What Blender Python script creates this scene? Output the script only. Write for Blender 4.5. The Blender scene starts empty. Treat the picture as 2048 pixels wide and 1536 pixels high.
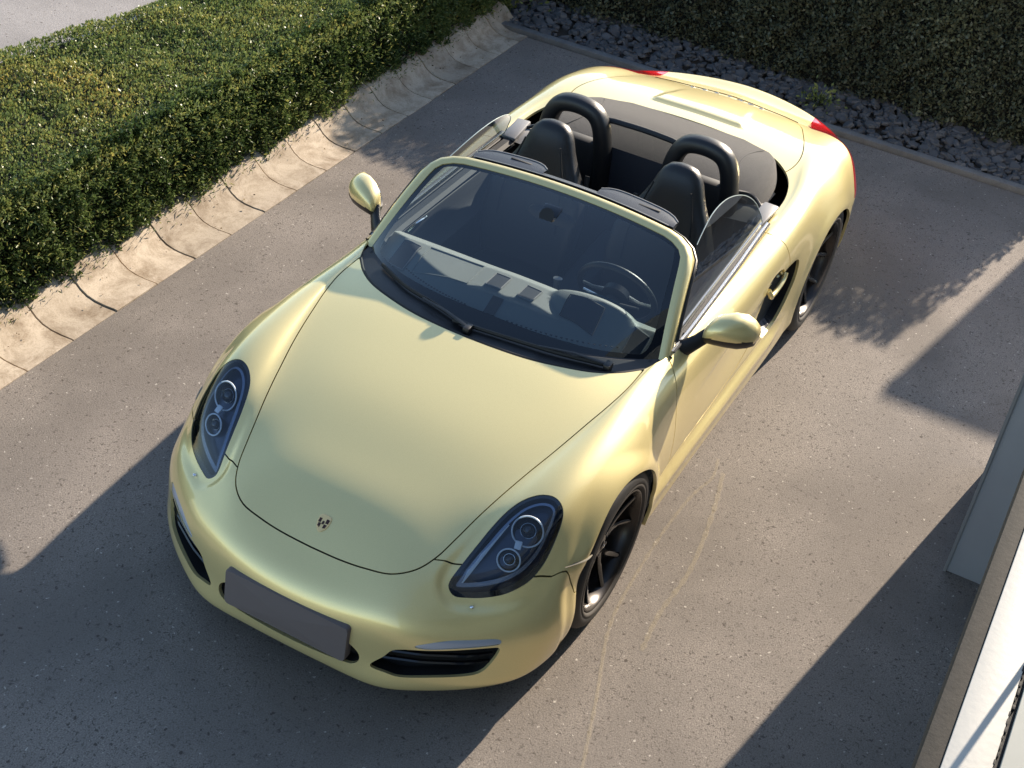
import bpy, bmesh, math, random
import numpy as np
from mathutils import Vector, Matrix, Euler
R = math.radians
random.seed(7); RNG = np.random.default_rng(7)
scene = bpy.context.scene
COL = scene.collection

# ------------------------------------------------------------------ camera
def cam_axes(yaw, pitch, roll):
    f = np.array([math.cos(pitch)*math.cos(yaw), math.cos(pitch)*math.sin(yaw), math.sin(pitch)])
    r = np.cross(f, [0, 0, 1]); r /= np.linalg.norm(r); u = np.cross(r, f)
    c, s = math.cos(roll), math.sin(roll)
    return c*r + s*u, -s*r + c*u, f
cam_d = bpy.data.cameras.new('camera'); cam = bpy.data.objects.new('camera', cam_d); COL.objects.link(cam)
CR, CU, CF = cam_axes(3.556772, -0.647549, 0.131469)
cam.matrix_world = Matrix(((CR[0], CU[0], -CF[0], 3.72387), (CR[1], CU[1], -CF[1], 1.98878), (CR[2], CU[2], -CF[2], 3.98482), (0, 0, 0, 1)))
cam_d.sensor_width = 36.0; cam_d.lens = 48.6876
cam_d.clip_start = 0.05; cam_d.clip_end = 500
scene.camera = cam

# ------------------------------------------------------------------ light
SUN_EL = R(21.5); SLOPE = 0.193
sdir = np.array([1.0, -SLOPE, 0.0]); sdir /= np.linalg.norm(sdir)
travel = Vector((sdir[0]*math.cos(SUN_EL), sdir[1]*math.cos(SUN_EL), -math.sin(SUN_EL)))
sun_d = bpy.data.lights.new('sun', 'SUN'); sun = bpy.data.objects.new('sun', sun_d); COL.objects.link(sun)
sun.rotation_mode = 'QUATERNION'; sun.rotation_quaternion = travel.to_track_quat('-Z', 'Y')
sun_d.energy = 5.0; sun_d.angle = R(0.53); sun_d.color = (1.0, 0.86, 0.69)
world = bpy.data.worlds.new('World'); scene.world = world; world.use_nodes = True
wn = world.node_tree; wn.nodes.clear()
sky = wn.nodes.new('ShaderNodeTexSky'); sky.sky_type = 'NISHITA'; sky.sun_disc = False
sky.sun_elevation = SUN_EL; sky.sun_rotation = math.atan2(-travel.x, -travel.y)
sky.air_density = 1.0; sky.dust_density = 0.4; sky.ozone_density = 1.0
bg = wn.nodes.new('ShaderNodeBackground'); bg.inputs[1].default_value = 0.105
wo = wn.nodes.new('ShaderNodeOutputWorld')
wn.links.new(sky.outputs[0], bg.inputs[0]); wn.links.new(bg.outputs[0], wo.inputs[0])
scene.view_settings.view_transform = 'Standard'; scene.view_settings.look = 'None'
scene.view_settings.exposure = 1.3; scene.view_settings.gamma = 1.0
scene.render.engine = 'CYCLES'
scene.cycles.max_bounces = 10; scene.cycles.transparent_max_bounces = 16
scene.cycles.caustics_reflective = False; scene.cycles.caustics_refractive = False
scene.cycles.sample_clamp_indirect = 6.0

# ------------------------------------------------------------------ materials
def new_mat(name):
    m = bpy.data.materials.new(name); m.use_nodes = True
    return m, m.node_tree, m.node_tree.nodes['Principled BSDF']
def mat(name, col, rough=0.5, metal=0.0, coat=0.0, spec=0.5, bump=0.0, bscale=300.0, var=0.0, vscale=8.0, sheen=0.0, coat_rough=0.03):
    m, nt, b = new_mat(name)
    b.inputs['Base Color'].default_value = (*col, 1); b.inputs['Roughness'].default_value = rough
    b.inputs['Metallic'].default_value = metal; b.inputs['Coat Weight'].default_value = coat
    b.inputs['Coat Roughness'].default_value = coat_rough
    b.inputs['Specular IOR Level'].default_value = spec
    if sheen: b.inputs['Sheen Weight'].default_value = sheen
    tc = nt.nodes.new('ShaderNodeTexCoord')
    if bump:
        n = nt.nodes.new('ShaderNodeTexNoise'); n.inputs['Scale'].default_value = bscale; n.inputs['Detail'].default_value = 3
        bp = nt.nodes.new('ShaderNodeBump'); bp.inputs['Strength'].default_value = bump; bp.inputs['Distance'].default_value = 0.002
        nt.links.new(tc.outputs['Object'], n.inputs['Vector']); nt.links.new(n.outputs[0], bp.inputs['Height']); nt.links.new(bp.outputs[0], b.inputs['Normal'])
    if var:
        n = nt.nodes.new('ShaderNodeTexNoise'); n.inputs['Scale'].default_value = vscale; n.inputs['Detail'].default_value = 5
        mx = nt.nodes.new('ShaderNodeMix'); mx.data_type = 'RGBA'
        mx.inputs[6].default_value = (*[c*(1-var) for c in col], 1); mx.inputs[7].default_value = (*[min(1, c*(1+var)) for c in col], 1)
        nt.links.new(tc.outputs['Object'], n.inputs['Vector']); nt.links.new(n.outputs[0], mx.inputs[0]); nt.links.new(mx.outputs[2], b.inputs['Base Color'])
    return m
def ramp(nt, src, stops):
    r = nt.nodes.new('ShaderNodeValToRGB'); e = r.color_ramp.elements
    while len(e) > 1: e.remove(e[-1])
    e[0].position = stops[0][0]; e[0].color = (*stops[0][1], 1)
    for p, c in stops[1:]:
        k = e.new(p); k.color = (*c, 1)
    nt.links.new(src, r.inputs[0]); return r.outputs[0]
def noise(nt, vec, scale, detail=4, rough=0.6, dist=0.0):
    n = nt.nodes.new('ShaderNodeTexNoise'); n.inputs['Scale'].default_value = scale; n.inputs['Detail'].default_value = detail
    n.inputs['Roughness'].default_value = rough; n.inputs['Distortion'].default_value = dist
    nt.links.new(vec, n.inputs['Vector']); return n.outputs[0]
def mixc(nt, f, a, b, mode='MIX'):
    m = nt.nodes.new('ShaderNodeMix'); m.data_type = 'RGBA'; m.blend_type = mode
    for s, v in ((0, f), (6, a), (7, b)):
        if isinstance(v, bpy.types.NodeSocket): nt.links.new(v, m.inputs[s])
        elif s == 0: m.inputs[0].default_value = v
        else: m.inputs[s].default_value = (*v, 1)
    return m.outputs[2]
def asphalt_mat(name, base, dark):
    m, nt, b = new_mat(name); tc = nt.nodes.new('ShaderNodeTexCoord').outputs['Object']
    fine = noise(nt, tc, 170, 3, 0.7); med = noise(nt, tc, 62, 2, 0.5, 1.6); big = noise(nt, tc, 0.9, 4, 0.55, 0.6); mid = noise(nt, tc, 4.5, 5, 0.65)
    c1 = ramp(nt, fine, [(0.30, tuple(c*0.30 for c in base)), (0.45, tuple(c*0.80 for c in base)), (0.58, base), (0.72, tuple(min(1, c*1.5) for c in base))])
    c2 = mixc(nt, ramp(nt, med, [(0.31, (1, 1, 1)), (0.42, (0, 0, 0))]), c1, dark)
    g = nt.nodes.new('ShaderNodeMath'); g.operation = 'MULTIPLY'; g.inputs[1].default_value = 0.5
    nt.links.new(ramp(nt, mid, [(0.38, (0, 0, 0)), (0.66, (1, 1, 1))]), g.inputs[0])
    c3 = mixc(nt, g.outputs[0], c2, mixc(nt, 0.6, c2, tuple(c*0.62 for c in base), 'MIX'))
    g2 = nt.nodes.new('ShaderNodeMath'); g2.operation = 'MULTIPLY'; g2.inputs[1].default_value = 0.62
    nt.links.new(ramp(nt, big, [(0.40, (1, 1, 1)), (0.60, (0, 0, 0))]), g2.inputs[0])
    c4 = mixc(nt, g2.outputs[0], c3, tuple(c*0.5 for c in base))
    nz = nt.nodes.new('ShaderNodeTexNoise'); nz.inputs['Scale'].default_value = 70; nt.links.new(tc, nz.inputs['Vector'])
    vm = nt.nodes.new('ShaderNodeVectorMath'); vm.operation = 'MULTIPLY_ADD'; vm.inputs[1].default_value = (.028, .028, .028)
    nt.links.new(nz.outputs['Color'], vm.inputs[0]); nt.links.new(tc, vm.inputs[2]); tw = vm.outputs[0]
    v = nt.nodes.new('ShaderNodeTexVoronoi'); v.inputs['Scale'].default_value = 40; nt.links.new(tw, v.inputs['Vector'])
    sp = ramp(nt, v.outputs['Distance'], [(0.12, (1, 1, 1)), (0.20, (0, 0, 0))])
    c5 = mixc(nt, sp, c4, mixc(nt, ramp(nt, v.outputs['Color'], [(0.70, (0, 0, 0)), (0.80, (1, 1, 1))]), c4, (0.46, 0.42, 0.37)))
    v2 = nt.nodes.new('ShaderNodeTexVoronoi'); v2.inputs['Scale'].default_value = 31; nt.links.new(tw, v2.inputs['Vector'])
    sp2 = ramp(nt, v2.outputs['Distance'], [(0.13, (1, 1, 1)), (0.24, (0, 0, 0))])
    c6 = mixc(nt, sp2, c5, mixc(nt, ramp(nt, v2.outputs['Color'], [(0.52, (0, 0, 0)), (0.75, (1, 1, 1))]), c5, (0.085, 0.070, 0.060)))
    nt.links.new(c6, b.inputs['Base Color']); b.inputs['Roughness'].default_value = 0.88; b.inputs['Specular IOR Level'].default_value = 0.3
    bp = nt.nodes.new('ShaderNodeBump'); bp.inputs['Strength'].default_value = 0.55; bp.inputs['Distance'].default_value = 0.004
    nt.links.new(noise(nt, tc, 120, 4, 0.7), bp.inputs['Height']); nt.links.new(bp.outputs[0], b.inputs['Normal'])
    return m
def concrete_mat(name, base, stain, s=5.0, amt=0.75):
    m, nt, b = new_mat(name); tc = nt.nodes.new('ShaderNodeTexCoord').outputs['Object']
    oi = nt.nodes.new('ShaderNodeObjectInfo')
    ad = nt.nodes.new('ShaderNodeVectorMath'); ad.operation = 'ADD'; nt.links.new(tc, ad.inputs[0]); nt.links.new(oi.outputs['Location'], ad.inputs[1])
    n = ramp(nt, noise(nt, ad.outputs[0], s, 7, 0.72, 0.4), [(0.42, (0, 0, 0)), (0.68, (amt, amt, amt))])
    c = mixc(nt, n, base, stain)
    f = ramp(nt, noise(nt, ad.outputs[0], 130, 3, 0.7), [(0.33, (0.6, 0.57, 0.52)), (0.5, (1, 1, 1))])
    c = mixc(nt, 0.55, c, mixc(nt, 1.0, c, f, 'MULTIPLY'))
    hv = nt.nodes.new('ShaderNodeHueSaturation'); mr = nt.nodes.new('ShaderNodeMapRange'); mr.inputs[3].default_value = 0.82; mr.inputs[4].default_value = 1.12
    nt.links.new(oi.outputs['Random'], mr.inputs[0]); nt.links.new(mr.outputs[0], hv.inputs['Value']); nt.links.new(c, hv.inputs['Color']); c = hv.outputs[0]
    nt.links.new(c, b.inputs['Base Color']); b.inputs['Roughness'].default_value = 0.85
    bp = nt.nodes.new('ShaderNodeBump'); bp.inputs['Strength'].default_value = 0.4; bp.inputs['Distance'].default_value = 0.002
    nt.links.new(noise(nt, ad.outputs[0], 90, 4, 0.7), bp.inputs['Height']); nt.links.new(bp.outputs[0], b.inputs['Normal'])
    return m
def leaf_mat(name, stops, trans=0.25, dist_scale=1.3):
    m, nt, b = new_mat(name)
    at = nt.nodes.new('ShaderNodeAttribute'); at.attribute_name = 'shade'
    c = ramp(nt, at.outputs['Fac'], stops)
    nt.links.new(c, b.inputs['Base Color']); b.inputs['Roughness'].default_value = 0.42; b.inputs['Specular IOR Level'].default_value = 0.45
    tr = nt.nodes.new('ShaderNodeBsdfTranslucent'); nt.links.new(c, tr.inputs[0])
    mx = nt.nodes.new('ShaderNodeMixShader'); mx.inputs[0].default_value = trans
    out = nt.nodes['Material Output']
    nt.links.new(b.outputs[0], mx.inputs[1]); nt.links.new(tr.outputs[0], mx.inputs[2]); nt.links.new(mx.outputs[0], out.inputs[0])
    return m
def glass_mat(name, tint, refl_lo=0.04, refl_hi=0.6, rough=0.01, ior=1.45):
    m, nt, b = new_mat(name); nt.nodes.remove(b); out = nt.nodes['Material Output']
    tr = nt.nodes.new('ShaderNodeBsdfTransparent'); tr.inputs[0].default_value = (*tint, 1)
    gl = nt.nodes.new('ShaderNodeBsdfGlossy'); gl.inputs['Roughness'].default_value = rough
    fr = nt.nodes.new('ShaderNodeFresnel'); fr.inputs[0].default_value = ior
    mr = nt.nodes.new('ShaderNodeMapRange'); mr.inputs[3].default_value = refl_lo; mr.inputs[4].default_value = refl_hi
    nt.links.new(fr.outputs[0], mr.inputs[0])
    mx = nt.nodes.new('ShaderNodeMixShader')
    nt.links.new(mr.outputs[0], mx.inputs[0]); nt.links.new(tr.outputs[0], mx.inputs[1]); nt.links.new(gl.outputs[0], mx.inputs[2]); nt.links.new(mx.outputs[0], out.inputs[0])
    return m
def paint_mat():
    m, nt, b = new_mat('metallic_paint'); tc = nt.nodes.new('ShaderNodeTexCoord').outputs['Object']
    b.inputs['Metallic'].default_value = 0.50
    b.inputs['Roughness'].default_value = 0.35; b.inputs['Coat Weight'].default_value = 1.0; b.inputs['Coat Roughness'].default_value = 0.02
    n = noise(nt, tc, 900, 1, 0.5)
    nt.links.new(ramp(nt, n, [(0.3, (0.80, 0.665, 0.30)), (0.7, (0.92, 0.775, 0.375))]), b.inputs['Base Color'])
    return m
PAINT = paint_mat()
BLACK = mat('black_plastic', (0.012, 0.012, 0.014), 0.42, bump=0.15, bscale=500)
GLOSSB = mat('gloss_black', (0.008, 0.008, 0.010), 0.12, coat=0.5)
SHELL = mat('dark_underbody', (0.006, 0.006, 0.007), 0.9)
RUBBER = mat('rubber', (0.014, 0.014, 0.015), 0.62, bump=0.3, bscale=260, var=0.25, vscale=20)
SIDEWALL = mat('dusty_rubber', (0.045, 0.040, 0.036), 0.7, bump=0.2, bscale=200)
RIMB = mat('black_wheel_lacquer', (0.012, 0.012, 0.013), 0.16, metal=0.2, coat=0.8)
RIML = mat('brown_black_rim_edge', (0.042, 0.036, 0.033), 0.26, metal=0.5)
STEEL = mat('brake_steel', (0.30, 0.29, 0.28), 0.35, metal=1.0)
CHROME = mat('chrome', (0.75, 0.75, 0.76), 0.12, metal=1.0)
SILVER = mat('satin_silver', (0.55, 0.56, 0.58), 0.3, metal=0.8)
LEATHER = mat('black_leather', (0.016, 0.016, 0.018), 0.40, bump=0.35, bscale=420)
DASHM = mat('dash_leather', (0.24, 0.25, 0.235), 0.55, bump=0.3, bscale=500)
INTD = mat('interior_dark', (0.012, 0.013, 0.016), 0.65)
INTB = mat('interior_slate', (0.018, 0.022, 0.034), 0.6)
FABRIC = mat('soft_top_cloth', (0.080, 0.076, 0.071), 0.95, bump=0.6, bscale=900, sheen=0.05, var=0.12, vscale=60)
FABL = mat('light_grey_cloth', (0.30, 0.29, 0.28), 0.9, bump=0.4, bscale=700)
GREYP = mat('grey_plastic', (0.20, 0.20, 0.205), 0.5, bump=0.2, bscale=300)
VISM = mat('visor_vinyl', (0.035, 0.04, 0.05), 0.42, bump=0.25, bscale=400)
LAMPB = mat('lamp_bezel', (0.055, 0.07, 0.105), 0.28, metal=0.4)
LAMPS = mat('lamp_bezel_light', (0.28, 0.33, 0.42), 0.25, metal=0.6)
MARKM = mat('marker_lens', (0.20, 0.185, 0.15), 0.75, spec=.2)
FOGM = mat('fog_lamp_bright', (0.95, 0.93, 0.97), 0.3, metal=0.0, coat=1.0)
RINGM = mat('lamp_ring_white', (0.80, 0.86, 0.90), 0.25)
PLATE = mat('plate_grey', (0.15, 0.125, 0.122), 0.75)
RED = mat('tail_lamp_red', (0.55, 0.012, 0.018), 0.12, coat=1.0)
ORANGE = mat('tail_lamp_orange', (0.75, 0.16, 0.05), 0.15, coat=1.0)
SCREEN = mat('instrument_glass', (0.05, 0.16, 0.26), 0.12, coat=1.0)
GOLD = mat('emblem_gold', (0.80, 0.60, 0.30), 0.45, metal=0.0)
MAROON = mat('emblem_dark_red', (0.05, 0.018, 0.012), 0.3)
WGLASS = glass_mat('windshield_glass', (0.58, 0.70, 0.76), 0.11, 0.85)
SGLASS = glass_mat('side_glass', (0.70, 0.77, 0.75), 0.05, 0.75)
LGLASS = glass_mat('lamp_glass', (0.84, 0.90, 0.98), 0.05, 0.8)
DGLASS = glass_mat('deflector_glass', (0.55, 0.56, 0.56), 0.05, 0.6)
FRIT = mat('glass_black_border', (0.006, 0.007, 0.010), 0.04, coat=1.0)

# ------------------------------------------------------------------ mesh helpers
def link(o, parent=None):
    COL.objects.link(o)
    if parent is not None: o.parent = parent
    return o
def mobj(name, V, F, m, parent=None, smooth=True, normals=None, angle=None):
    me = bpy.data.meshes.new(name)
    me.from_pydata([tuple(float(c) for c in v) for v in V], [], [tuple(int(i) for i in f) for f in F])
    me.materials.append(m)
    if smooth: me.shade_smooth() if hasattr(me, 'shade_smooth') else me.polygons.foreach_set('use_smooth', [True]*len(me.polygons))
    me.update()
    if normals is not None: me.normals_split_custom_set_from_vertices([tuple(float(c) for c in n) for n in normals])
    o = bpy.data.objects.new(name, me); link(o, parent)
    if angle is not None and smooth:
        try: me.set_sharp_from_angle(angle=R(angle))
        except Exception: pass
    return o
def empty(name, loc=(0, 0, 0), parent=None, rot=(0, 0, 0)):
    o = bpy.data.objects.new(name, None); o.location = loc; o.rotation_euler = rot; o.empty_display_size = 0.1
    return link(o, parent)
def tag(o, label, cat, group=None):
    o['label'] = label; o['category'] = cat
    if group: o['group'] = group
    return o
class MB:
    """collects geometry for one mesh"""
    def __init__(s): s.V = []; s.F = []
    def add(s, V, F):
        b = len(s.V); s.V += [tuple(v) for v in V]; s.F += [tuple(i+b for i in f) for f in F]; return s
    def box(s, c, d, rot=None, bev=0.0):
        bm = bmesh.new(); bmesh.ops.create_cube(bm, size=1.0); bmesh.ops.scale(bm, vec=d, verts=bm.verts)
        if bev: bmesh.ops.bevel(bm, geom=bm.edges[:], offset=bev, segments=2, affect='EDGES', profile=0.5)
        M = Matrix.Translation(c) @ (rot.to_matrix().to_4x4() if rot is not None else Matrix.Identity(4)); bm.transform(M)
        bm.verts.index_update(); s.add([v.co[:] for v in bm.verts], [[v.index for v in f.verts] for f in bm.faces]); bm.free(); return s
    def loft(s, rings, closed=True, cap=True):
        n = len(rings[0]); b = len(s.V)
        for r in rings: s.V += [tuple(p) for p in r]
        for i in range(len(rings)-1):
            for j in range(n if closed else n-1):
                k = (j+1) % n
                s.F.append((b+i*n+j, b+i*n+k, b+(i+1)*n+k, b+(i+1)*n+j))
        if cap and closed:
            s.F.append(tuple(b+j for j in range(n))[::-1]); s.F.append(tuple(b+(len(rings)-1)*n+j for j in range(n)))
        return s
    def tube(s, pts, r, seg=8, up=(0, 0, 1), flat=1.0, closed=False, cap=True):
        P = [Vector(p) for p in pts]; rings = []; n = len(P)
        for i, p in enumerate(P):
            a = P[i-1] if (i > 0 or closed) else P[i]; c = P[(i+1) % n] if (i < n-1 or closed) else P[i]
            t = (c-a).normalized(); x = t.cross(Vector(up))
            if x.length < 1e-4: x = t.cross(Vector((1, 0, 0)))
            x.normalize(); y = x.cross(t); rr = r[i] if isinstance(r, (list, tuple)) else r
            rings.append([tuple(p + x*rr*math.cos(2*math.pi*k/seg) + y*rr*flat*math.sin(2*math.pi*k/seg)) for k in range(seg)])
        if closed: rings.append(rings[0]); cap = False
        return s.loft(rings, True, cap)
    def grid(s, G):
        ni, nj = len(G), len(G[0]); b = len(s.V)
        for r in G: s.V += [tuple(p) for p in r]
        for i in range(ni-1):
            for j in range(nj-1): s.F.append((b+i*nj+j, b+i*nj+j+1, b+(i+1)*nj+j+1, b+(i+1)*nj+j))
        return s
    def build(s, name, m, parent=None, smooth=True, angle=40):
        return mobj(name, s.V, s.F, m, parent, smooth, angle=angle)
def revolve(prof, seg, axis='Y', c=(0, 0, 0), closed=False):
    """prof: list of (r, h)"""
    rings = []
    for r, h in prof:
        ring = []
        for k in range(seg):
            a = 2*math.pi*k/seg
            if axis == 'Y': ring.append((c[0]+r*math.cos(a), c[1]+h, c[2]+r*math.sin(a)))
            else: ring.append((c[0]+r*math.cos(a), c[1]+r*math.sin(a), c[2]+h))
        rings.append(ring)
    return rings
def crom(pts, n, closed=False):
    """Catmull-Rom resample"""
    P = np.array(pts, float); m = len(P); out = []
    segs = m if closed else m-1
    for i in range(segs):
        p1, p2 = P[i], P[(i+1) % m]
        p0 = P[i-1] if (i > 0 or closed) else 2*p1-p2
        p3 = P[(i+2) % m] if (i+2 < m or closed) else 2*p2-p1
        for k in range(n):
            t = k/n
            out.append(0.5*((2*p1)+(-p0+p2)*t+(2*p0-5*p1+4*p2-p3)*t*t+(-p0+3*p1-3*p2+p3)*t**3))
    if not closed: out.append(P[-1])
    return np.array(out)
def sdpoly(P, poly):
    """signed distance of points to closed polygon, negative inside"""
    poly = np.asarray(poly, float); out = np.full(len(P), 9.0)
    lo, hi = poly.min(0)-0.12, poly.max(0)+0.12
    sel = np.where(((P >= lo) & (P <= hi)).all(1))[0]
    if len(sel) == 0: return out
    Q = P[sel]; d2 = np.full(len(Q), 1e9); ins = np.zeros(len(Q), bool)
    for i in range(len(poly)):
        a, b = poly[i-1], poly[i]; e = b-a; w = Q-a
        L = e@e
        if L < 1e-14: continue
        t = np.clip(w@e/L, 0, 1); r = w-t[:, None]*e; d2 = np.minimum(d2, (r*r).sum(1))
        c = ((a[1] > Q[:, 1]) != (b[1] > Q[:, 1]))
        with np.errstate(divide='ignore', invalid='ignore'):
            xi = a[0]+(Q[:, 1]-a[1])*(b[0]-a[0])/(b[1]-a[1]) if b[1] != a[1] else np.full(len(Q), -9e9)
        ins ^= c & (Q[:, 0] < xi)
    d = np.sqrt(d2); d[ins] *= -1; out[sel] = d
    return out
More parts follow.
